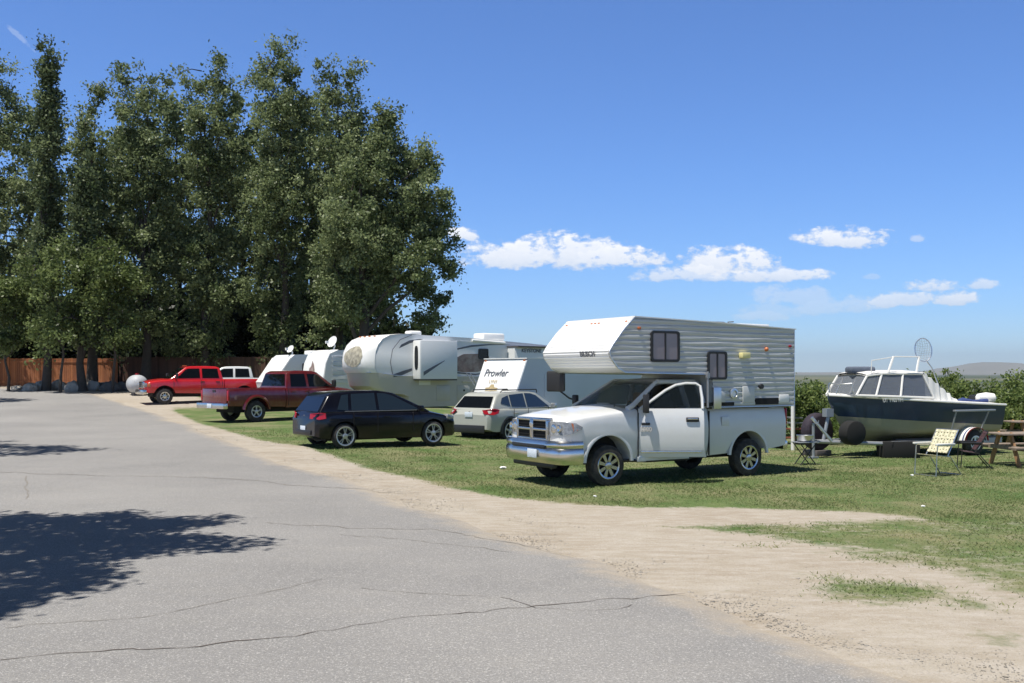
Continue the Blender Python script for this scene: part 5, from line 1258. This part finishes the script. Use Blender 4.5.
# --- leftmost camper
wl, rz = trailer_loc(293, 50.5, (-.80, -.60), -.85, 1.15)
lc = empty('travel_trailer', 'leftmost small trailer with sloping white front and one dark side window', 'trailer', (wl.x, wl.y, .45), rz)
pr2 = [(0, .5), (.15, 1.15), (-.75, 2.42), (-.95, 2.58), (-5.2, 2.66), (-5.3, .5)]
body_loft(lc, 'wall', 'rvside', pr2, 1.15, 0, 4, 1, 2)
MB().slab([(.158, 1.13, 1.17), (-.742, 1.13, 2.43), (-.742, -1.13, 2.43), (.158, -1.13, 1.17)], (.02, 0, .014)).build('front_panel', 'rvwhite', lc, bevel=.006)
rv_window(lc, -1.35, -2.2, 1.50, 2.15, 1.152, pane='glass', divs=0)
rv_window(lc, -3.1, -3.9, 1.50, 2.15, 1.152, pane='glass', divs=0)
ac_unit(lc, -2.6, 0, 2.60, .9, .7, .22); dish(lc, -1.0, .55, 2.86, .2, (.75, .3, .5))
for v in (1.0, -1.0): wheel(lc, -2.9, v, .34, .2, .19, 1 if v > 0 else -1)
MB().tube([(.1, .3, .5), (1.2, 0, .48)], .05).build('tongue', 'trimdark', lc)

# ================================================================== BOAT
Bd = Vector((-.905, -.42)).normalized(); bow = Vector((at_px(828, 24.6), 24.6))
bt = empty('motor_boat', 'navy and cream cabin motor boat resting on a trailer', 'boat', (bow.x, bow.y, 0), heading(Bd.x, Bd.y))
BL = 4.95; st_n = 30
def bsec(t):   # t 0 at bow, 1 at stern; returns keel z, chine (y,z), sheer (y,z), colour-line
    w = 1.05 * min(1, (1 - (1 - min(1, t / .62)) ** 2.1)); w = max(w, .02)
    sheer = 1.53 - .33 * t + .06 * t * t
    keel = .36 + (sheer - .12 - .36) * max(0, 1 - t / .17) ** 1.5
    ch = w * .86; cz = keel + (.24 + .45 * max(0, 1 - t / .4) ** 2 * (1 if t > .02 else .6))
    cz = min(cz, sheer - .25)
    return w, sheer, keel, ch, cz
hv = []; hf = []; nv_ = []; nf_ = []
def hull_pts(t, upper):
    w, sh, ke, ch, cz = bsec(t); u = -BL * t
    line = sh - .50 - .02 * t; cz = min(max(cz, ke + .03), sh - .04)
    pz = [ke, ke + (cz - ke) * .42, cz, cz + (sh - cz) * .4, sh]; py = [0, ch * .5, ch, ch + (w - ch) * .6, w]
    zs = np.linspace(max(ke, line), sh, 6) if upper else np.linspace(ke, max(ke + .001, line), 8)
    return [(u, float(np.interp(z, pz, py)), float(z)) for z in zs]
for up_, name, m_ in ((False, 'hull_bottom', 'cream'), (True, 'hull_side', 'navy')):
    vs = []; fs = []
    for i in range(st_n + 1):
        t = (i / st_n) ** 1.25; p = hull_pts(t, up_); row = [(x, y, z) for x, y, z in p] + [(x, -y, z) for x, y, z in p]; vs += row; k = len(p)
    n = 2 * k
    for i in range(st_n):
        for s_ in (0, 1):
            for j in range(k - 1): a = i * n + s_ * k + j; fs.append((a, a + 1, a + n + 1, a + n))
    fs.append(tuple(st_n * n + j for j in range(k)) + tuple(st_n * n + k + j for j in range(k - 1, -1, -1)))
    fs.append(tuple(range(k)) + tuple(k + j for j in range(k - 1, -1, -1)))
    MB().add(vs, fs).build(name, m_, bt)
# deck + rub rail
vs = []; fs = []
for i in range(st_n + 1):
    t = (i / st_n) ** 1.25; w, sh, *_ = bsec(t)
    for v in (-1, -.6, 0, .6, 1): vs.append((-BL * t, v * w, sh + .012 + .05 * (1 - v * v)))
for i in range(st_n):
    for j in range(4): fs.append((i * 5 + j, i * 5 + j + 1, i * 5 + 6 + j, i * 5 + 5 + j))
MB().add(vs, fs).build('deck', 'vinylwhite', bt)
rr_ = MB()
for s_ in (1, -1): rr_.tube([(-BL * t, s_ * (bsec(t)[0] + .01), bsec(t)[1]) for t in np.linspace(0, 1, 24)], .028, 6)
rr_.build('rub_rail', 'vinylwhite', bt)
# cabin windows: raked glass with white mullions; plan narrows towards the bow
cabz0, cabz1 = 1.47, 2.06
def cabpt(u, s_, top):   # cabin side line
    w = .93 if u < -1.9 else .93 - .42 * ((u + 1.9) / 1.5) ** 1.5
    return Vector((u - (.0 if not top else .0), s_ * (w - (.16 if top else 0)), (cabz0 + .06 - .07 * max(0, (-u - .4) / 2)) if not top else cabz1 - (.05 if u > -1 else 0)))
Ub = [-.42, -.88, -1.50, -2.55]; Ut = [-.78, -1.14, -1.70, -2.32]
for s_ in (1, -1):
    fr = MB(); B_ = [cabpt(u, s_, 0) for u in Ub]; T_p = [cabpt(u, s_, 1) for u in Ut]
    for a, b in zip(B_, T_p): fr.tube([a, b], .028, 6)
    fr.tube(B_, .03, 6); fr.tube(T_p, .035, 6); f_ = fr.build('window_frame', 'vinylwhite', bt)
    for i in range(3): MB().slab([B_[i], B_[i + 1], T_p[i + 1], T_p[i]], (0, -s_ * .006, 0)).build('cabin_window', 'boatglass', f_)
# front glass and roof
Bf = [cabpt(-.42, 1, 0), cabpt(-.42, -1, 0)]; Tf = [cabpt(-.78, 1, 1), cabpt(-.78, -1, 1)]
MB().slab([Bf[0], Bf[1], Tf[1], Tf[0]], (-.006, 0, 0)).build('front_window', 'boatglass', bt)
vs = []; fs = []; us = [-.75, -1.0, -1.4, -1.9, -2.4]
for u in us:
    w = abs(cabpt(u, 1, 1).y) + .03; z = cabpt(u, 1, 1).z + .02
    for v in (-1, -.7, 0, .7, 1): vs.append((u, v * w, z + .07 * (1 - v * v)))
for i in range(4):
    for j in range(4): fs.append((i * 5 + j, i * 5 + j + 1, i * 5 + 6 + j, i * 5 + 5 + j))
n = len(vs); vs += [(x, y, z - .04) for x, y, z in vs]; fs += [tuple(n + q_ for q_ in f) for f in fs]
MB().add(vs, fs).build('cabin_roof', 'vinylwhite', bt)
# interior dark mass: seats
MB().box((-2.0, .1, 1.45), (.6, .9, .5)).build('helm_seat', 'canvas', bt, bevel=.08)
# aft canvas curtain sloping down from the roof
vs = []; fs = []; K = 14
for i in range(K + 1):
    f = i / K; u = -2.36 - .95 * f; wav = .03 * math.sin(i * 2.4)
    z = 2.08 - .68 * f
    for v in (-1, -.5, 0, .5, 1): vs.append((u, v * (.80 + .13 * f) + wav * .5, z + .06 * (1 - v * v) * (1 - f) + wav))
    
for i in range(K):
    for j in range(4): fs.append((i * 5 + j, i * 5 + j + 1, i * 5 + 6 + j, i * 5 + 5 + j))
for s_ in (0, 4):
    b0 = len(vs)
    for i in range(K + 1): x, y, z = vs[i * 5 + s_]; vs.append((x + .0, y * 1.06, 1.36 - .0 * i)); 
    for i in range(K): fs.append((i * 5 + s_, (i + 1) * 5 + s_, b0 + i + 1, b0 + i))
MB().add(vs, fs).build('canvas_curtain', 'vinylwhite', bt)
# upper windscreen / rail frame on the roof
up = MB(); 
for s_ in (1,):
    up.tube([(-1.30, s_ * .66, 2.08), (-1.52, s_ * .62, 2.48)], .030, 6); up.tube([(-2.20, s_ * .70, 2.08), (-2.34, s_ * .66, 2.48)], .030, 6)
    up.tube([(-1.5, s_ * .62, 2.48), (-2.34, s_ * .66, 2.48)], .014, 6)
    up.tube([(-1.52, s_ * .62, 2.47), (-.88, s_ * .55, 2.38), (-.86, s_ * .55, 2.08)], .012, 5)
up.build('roof_rail', 'vinylwhite', bt)
br = MB()
for s_ in (1, -1): br.tube([(-.15, s_ * .12, 1.56), (-.2, s_ * .2, 1.80), (-.4, s_ * .38, 1.82), (-.45, s_ * .40, 1.56)], .013, 6)
br.tube([(-.2, .2, 1.80), (-.12, 0, 1.82), (-.2, -.2, 1.80)], .013); br.build('bow_rail', 'alu', bt)
text('hull_number', 'UT 1105 FM', .13, 'vinylwhite', bt, frame_side(1, -1.15, .97, 1.41) @ Matrix.Rotation(0, 4, 'X'), bold=0)
eng = MB().box((-BL - .28, 0, 1.22), (.42, .38, .55)); eng.box((-BL - .25, 0, .70), (.22, .14, .6)); eng.box((-BL - .2, 0, .42), (.4, .12, .14)); eng.build('outboard_motor', 'plastic', bt, bevel=.06)
tag(MB().box((0, 0, .0), (.62, .5, .17)).build('canvas_bundle', 'canvas', bevel=.06, seg=3, loc=(at_px(860, 25.0), 25.0, 2.15)), 'grey canvas bundle lying on the front of the boat cabin roof', 'bundle')
# fishing net
net = empty('landing_net', 'long handled fishing landing net standing up from the boat', 'net', (at_px(932, 25.4), 25.4, 1.98))
R_ = .30; nh = MB(); ring = [(.30 * math.cos(a) * .72 - .22, .05 * math.sin(a), .68 + .30 * math.sin(a)) for a in np.linspace(0, 6.283, 22)[:-1]]
nh.tube(ring, .014, 6, closed=True); nh.tube([(-.15, 0, .42), (.0, 0, .22), (.25, 0, -.45)], .014, 6); nh.build('handle', 'alu', net)
nm_ = MB()
for k in range(-4, 5):
    h_ = math.sqrt(max(0, 1 - (k / 5) ** 2)); x0 = -.22 + .216 * k / 5
    nm_.tube([(x0, 0, .68 - .30 * h_), (x0 + .06, .14, .68 - .12), (x0 + .03, .14, .78), (x0, 0, .68 + .30 * h_)], .0035, 4)
    z0 = .68 + .30 * k / 5; nm_.tube([(-.22 - .216 * h_, 0, z0), (-.18, .15, z0 - .03), (-.22 + .216 * h_, 0, z0)], .0035, 4)
nm_.build('mesh', 'tank', net)
# items on the aft deck
tag(MB().tube([(0, 0, 0), (.25, .05, .03), (.5, 0, .0), (.9, .08, .02)], [.03, .08, .05, .06], 10).build('rolled_tarp', 'bluecloth', loc=(at_px(954, 26.0), 26.0, 1.33)), 'blue rolled cover lying on the aft deck', 'cover')
tag(MB().lathe([(-.28, .02), (-.22, .11), (0, .15), (.2, .12), (.27, .02)], 14, 'x').build('buoy_fender', 'vinylwhite', loc=(at_px(986, 26.3), 26.3, 1.42)), 'white rounded fender resting at the stern corner', 'boat fender')
# boat trailer
bl = empty('boat_trailer', 'galvanised boat trailer carrying the navy boat, with striped mudguard', 'boat trailer', (bow.x, bow.y, 0), heading(Bd.x, Bd.y))
fr = MB()
for s_ in (1, -1):
    fr.box((-3.2, s_ * .78, .34), (3.8, .07, .13)); fr.tube([(-1.3, s_ * .78, .34), (.35, .02 * s_, .40)], .05, 8)
for u in (-1.5, -2.7, -3.9, -4.9): fr.box((u, 0, .30), (.08, 1.6, .08))
fr.build('frame', 'steel', bl); MB().tube([(.62, .12, 1.0), (.15, .3, .42)], .04, 6).build('brace', 'alu', bl)
wp_ = MB(); wp_.tube([(.15, 0, .4), (-.02, 0, 1.05)], .045, 8); wp_.box((.0, 0, 1.1), (.22, .16, .2)); wp_.tube([(.35, 0, .40), (.75, 0, .44)], .05, 8); wp_.box((.82, 0, .48), (.2, .12, .1)); wp_.build('winch_post', 'steel', bl)
tj = MB(); tj.tube([(.55, .1, .85), (.55, .1, .03)], .035, 8); tj.box((.55, .1, .03), (.18, .18, .04)); tj.tube([(.55, .1, .85), (.55, .28, .85), (.55, .28, .93)], .012, 5); tj.build('tongue_jack', 'steel', bl)
UX = -3.75
for s_ in (1, -1):
    wheel(bl, UX, s_ * 1.06, .32, .19, .18, s_, 'spoke5', 'rvwhite')
    def guard(name, m_, y0, y1, rr0=.38):
        vs = []; fs = []
        for k in range(15):
            a = math.pi * (.04 + .92 * k / 14)
            for y, r_ in ((y0, rr0), (y0, rr0 + .012), (y1, rr0 + .012), (y1, rr0)): vs.append((UX + r_ * 1.05 * math.cos(a), s_ * y, .32 + r_ * math.sin(a)))
        for k in range(14):
            for j in range(4): fs.append((k * 4 + j, k * 4 + (j + 1) % 4, k * 4 + 4 + (j + 1) % 4, k * 4 + 4 + j))
        return MB().add(vs, fs).build(name, m_, bl)
    guard('mudguard', 'vinylwhite', .93, 1.08); guard('mudguard_stripe', 'bluecloth', 1.08, 1.12); guard('mudguard_stripe', 'vinylwhite', 1.12, 1.16); guard('mudguard_stripe', 'redlens', 1.16, 1.20)
    gb = MB(); gb.box((UX + .2, s_ * 1.28, 1.14), (1.40, .10, .05)); gb = gb.build('guide_board', 'steel', bl, bevel=.01)
    for du in (.62, -.52): MB().tube([(UX + .2 + du, s_ * 1.27, 1.13), (UX + du * .9 + .30, s_ * 1.15, .62), (UX + du * .8 + .35, s_ * .82, .36)], .022, 6).build('guide_post', 'steel', bl)
    MB().box((-3.5, s_ * .45, .40), (3.6, .12, .06)).build('bunk_board', 'trimdark', bl)
MB().tube([(-.35, .30, .62), (-.33, .62, .62)], .30, 20).build('spare_tyre', 'under', bl, bevel=.04)
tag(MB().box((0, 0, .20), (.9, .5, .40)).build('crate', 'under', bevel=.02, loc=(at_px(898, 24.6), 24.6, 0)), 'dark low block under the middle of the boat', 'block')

# ================================================================== SMALL THINGS
# post and rails
fp = empty('rail_fence', 'white metal post with faded red and grey rails left of the boat', 'fence', (at_px(793, 26.8), 26.8, 0), .35)
MB().tube([(0, 0, -.1), (0, 0, 1.62)], .055, 10).build('post', 'rvwhite', fp)
for k, z in enumerate((.34, .58, .74, .88)): MB().box((-.2 + .05 * k, .05, z), (1.15 - .12 * k, .04, .05), (0, .02 * k, 0)).build('rail', 'rustred' if k < 2 else 'steel', fp, bevel=.008)
tc_ = empty('tarp_heap', 'dark purple tarp covered wheel shape left of the boat bow', 'covered tire', (at_px(817, 25.2), 25.2, .0), .5)
MB().lathe([(-.16, .12), (-.15, .40), (-.09, .47), (.09, .47), (.15, .40), (.16, .12)], 20, 'y', (0, 0, .60), caps=True).build('tarp', 'purple', tc_, bevel=.02)
MB().box((0, 0, .07), (.5, .5, .14)).build('base_block', 'trimdark', tc_, bevel=.01)
# little camp stand with a basin
cs = empty('camp_stand', 'small folding stand with a silver basin beside the rail fence', 'stand', (at_px(805, 22.6), 22.6, 0), .3)
lg = MB()
for s_ in (1, -1):
    MB().tube([(-.22, s_ * .14, .50), (.20, s_ * .14, 0)], .012, 6).build('leg', 'plastic', cs); MB().tube([(.22, s_ * .12, .50), (-.20, s_ * .12, 0)], .012, 6).build('leg', 'plastic', cs)
MB().box((0, 0, .51), (.52, .34, .02)).build('top', 'steel', cs, bevel=.006)
MB().lathe([(.52, .12), (.56, .16), (.66, .19), (.67, .20), (.66, .17), (.57, .13)], 18, 'z').build('basin', 'alu', cs)
def lawn_chair(name, label, x, y, rz, cloth, tube_m, sc=1.0, low=False):
    c = empty(name, label, 'chair', (x, y, gz(x, y)), rz); c.scale = (sc,) * 3
    for s_ in (1, -1):
        y_ = s_ * .27
        MB().tube([(.30, y_, .0), (.26, y_, .60), (.22, y_, .615), (-.22, y_, .60)], .012, 6).build('front_leg', tube_m, c)
        MB().tube([(-.42, y_, 0), (-.10, y_, .38), (.24, y_, .42)], .012, 6).build('rear_leg', tube_m, c)
        MB().tube([(-.02, y_, .40), (-.32, y_, .92)], .012, 6).build('back_post', tube_m, c)
        MB().box((.06, s_ * .285, .64), (.50, .06, .04)).build('armrest', 'vinylwhite' if not low else 'plastic', c, bevel=.008)
    r_ = MB(); r_.tube([(.30, .27, .01), (.30, -.27, .01)], .012); r_.tube([(-.42, .27, .01), (-.42, -.27, .01)], .012); r_.tube([(-.32, .27, .92), (-.32, -.27, .92)], .012); r_.build('cross_tube', tube_m, c)
    def webs(name, p0, p1, n1, n2):
        mb = MB(); p0, p1 = Vector(p0), Vector(p1); d_ = p1 - p0; nrm = Vector((-d_.z, 0, d_.x)).normalized()
        for k in range(n1):
            f = (k + .5) / n1; c0 = p0 + d_ * f; q_ = d_.normalized() * .026; o_ = nrm * .004 * (1 if k % 2 else -1)
            mb.slab([c0 - q_ + Vector((0, .27, 0)) + o_, c0 + q_ + Vector((0, .27, 0)) + o_, c0 + q_ - Vector((0, .27, 0)) + o_, c0 - q_ - Vector((0, .27, 0)) + o_], nrm * .003)
        for k in range(n2):
            yv = -.22 + .44 * k / (n2 - 1); mb.slab([p0 + Vector((0, yv - .026, 0)), p1 + Vector((0, yv - .026, 0)), p1 + Vector((0, yv + .026, 0)), p0 + Vector((0, yv + .026, 0))], nrm * .004)
        mb.build(name, cloth, c)
    webs('backrest', (-.04, 0, .46), (-.32, 0, .92), 7, 7); webs('seat', (.24, 0, .425), (-.05, 0, .385), 5, 7)
    return c
x_, y_ = G(936, 475)
lawn_chair('lawn_chair', 'aluminium folding lawn chair with cream plaid webbing facing left', x_, y_, math.radians(205), 'webbing', 'alu')
x_, y_ = G(972, 468)
lawn_chair('folding_chair', 'dark maroon folding chair between the plaid chair and the picnic table', x_, y_, math.radians(165), 'vinyldk', 'plastic', .88, True)
def picnic(label, x, y, rz, z=0):
    t = empty('picnic_table', label, 'picnic table', (x, y, z), rz, None)
    mb = MB()
    for k in range(5): mb.box((0, -.30 + .15 * k, .72), (1.85, .14, .04))
    mb.build('tabletop', 'wood', t, bevel=.005)
    for s_ in (1, -1):
        MB().box((0, s_ * .64, .44), (1.85, .26, .04)).build('bench', 'wood', t, bevel=.005)
        for e in (1, -1):
            MB().box((e * .66, s_ * .36, .35), (.045, .10, .86), (s_ * .42, 0, 0)).build('leg', 'orangewood', t)
    for e in (1, -1): MB().box((e * .70, 0, .42), (.045, 1.5, .09)).build('crossbeam', 'wood', t)
    return t
x_, y_ = at_px(1032, 22.4), 22.4
picnic('weathered wooden picnic table cut by the right edge of the photo', x_, y_, math.radians(8))
x_, y_ = at_px(1040, 28), 28
picnic('grey picnic table further back behind the nearer one', x_, y_, math.radians(4))
# litter on the lawn
for px, py, s_, lab in ((503, 469, .07, 'crumpled white paper on the grass left of the pickup bumper'), (595, 497, .035, 'small white scrap on the grass before the front wheel'), (912, 476, .04, 'white scrap on the grass by the plaid chair leg'), (923, 507, .035, 'pale scrap on the open lawn below the boat')):
    x_, y_ = G(px, py); bm = bmesh.new(); bmesh.ops.create_icosphere(bm, subdivisions=2, radius=s_)
    for v in bm.verts: v.co *= random.uniform(.65, 1.15); v.co.z *= .45
    me = bpy.data.meshes.new('paper_scrap'); bm.to_mesh(me); bm.free(); me.materials.append(M['paper']); o = bpy.data.objects.new('paper_scrap', me); COL.objects.link(o); o.location = (x_, y_, gz(x_, y_) + s_ * .4)
    tag(o, lab, 'paper', 'white scraps on the lawn')

# ================================================================== FENCE, BOULDERS, TANK
fe = empty('board_fence', 'tall red brown cedar board fence under the trees', 'fence', (0, 66, 0)); fe['label'] = 'bright red brown cedar board fence behind the boulders'
fd = empty('board_fence', 'darker old board fence behind the red trucks', 'fence', (0, 66.4, 0))
xs_ = np.arange(-38, -11, 2.4)
for i, x0 in enumerate(xs_):
    old = x0 > at_px(100, 66); par = fd if old else fe; yv = .0; zb = gz(x0, 66) - .02; zt = 1.85 if not old else 1.95
    mb = MB(); w_ = .14
    for k in range(int(2.4 / w_)): mb.box((x0 + w_ * (k + .5), random.uniform(-.006, .006), zb + zt / 2), (w_ - .010, .022, zt + random.uniform(-.03, .03)))
    p_ = mb.build('panel', 'olddark' if old else 'cedar', par, smooth=False)
    MB().box((x0 + 1.2, -.035, zb + zt - .22), (2.4, .04, .09)).build('rail', 'olddark' if old else 'cedar', par); MB().box((x0 + 1.2, -.035, zb + .3), (2.4, .04, .09)).build('rail', 'olddark' if old else 'cedar', par)
    MB().box((x0, -.04, zb + zt / 2 + .03), (.10, .10, zt + .1)).build('post', 'olddark' if old else 'cedar', par)
def boulder(px, py, wpx, hpx, d_, lab, m_, grp):
    x_ = at_px(px, d_); z_ = gz(x_, d_); rx = wpx / 2 / F * d_; rzz = hpx / 2 / F * d_
    bm = bmesh.new(); bmesh.ops.create_icosphere(bm, subdivisions=3, radius=1); sd = random.random() * 50
    from mathutils import noise as mn
    for v in bm.verts:
        f = 1 + .35 * mn.noise(v.co * 1.1 + Vector((sd, 0, 0))) + .12 * mn.noise(v.co * 3 + Vector((sd, 3, 0))); v.co = v.co * f; v.co.x *= rx; v.co.y *= rx * .8; v.co.z = max(v.co.z, -.7) * rzz
    me = bpy.data.meshes.new('boulder'); bm.to_mesh(me); bm.free(); me.materials.append(M[m_]); o = bpy.data.objects.new('boulder', me); COL.objects.link(o); o.location = (x_, d_, z_ + rzz * .55)
    tag(o, lab, 'boulder', grp)
bo = [(30, 12, 9, 'pale boulder furthest left at the fence foot', 'rock'), (41, 11, 10, 'pale boulder hard against the leftmost poplar trunk', 'rock'), (59, 12, 11, 'pale rounded boulder between the two dark poplar trunks', 'rock'), (73, 13, 11, 'broad pale boulder left of the second poplar trunk', 'rock'),
      (93, 11, 11, 'pale pointed boulder just right of the second poplar trunk', 'rock'), (100, 14, 9, 'dark flat boulder right of the pointed pale one', 'rockdk'), (110, 16, 11, 'dark wide boulder between trunk and grey tank', 'rockdk'), (121, 12, 9, 'dark boulder beside the grey tank', 'rockdk'), (18, 9, 5, 'low pale stone near the left edge', 'rock')]
for i, (px, w_, h_, lab, m_) in enumerate(bo): boulder(px, 0, w_ * 1.2, h_ * 1.2, 60.5 + (i % 3) * .7, lab, m_, 'boulders along the fence')
tk = empty('storage_tank', 'grey rounded tank on the ground left of the bright red truck', 'tank', (at_px(137, 57), 57, gz(at_px(137, 57), 57)), .5)
MB().lathe([(-.9, .02), (-.86, .25), (-.7, .45), (-.5, .53), (.5, .53), (.7, .45), (.86, .25), (.9, .02)], 26, 'y', (0, 0, .62)).build('shell', 'tank', tk)
MB().box((0, 0, .1), (.5, 1.0, .22)).build('cradle', 'trimdark', tk)
MB().lathe([(1.14, .10), (1.24, .10), (1.25, .02)], 14, 'z').build('lid', 'redlens', tk)
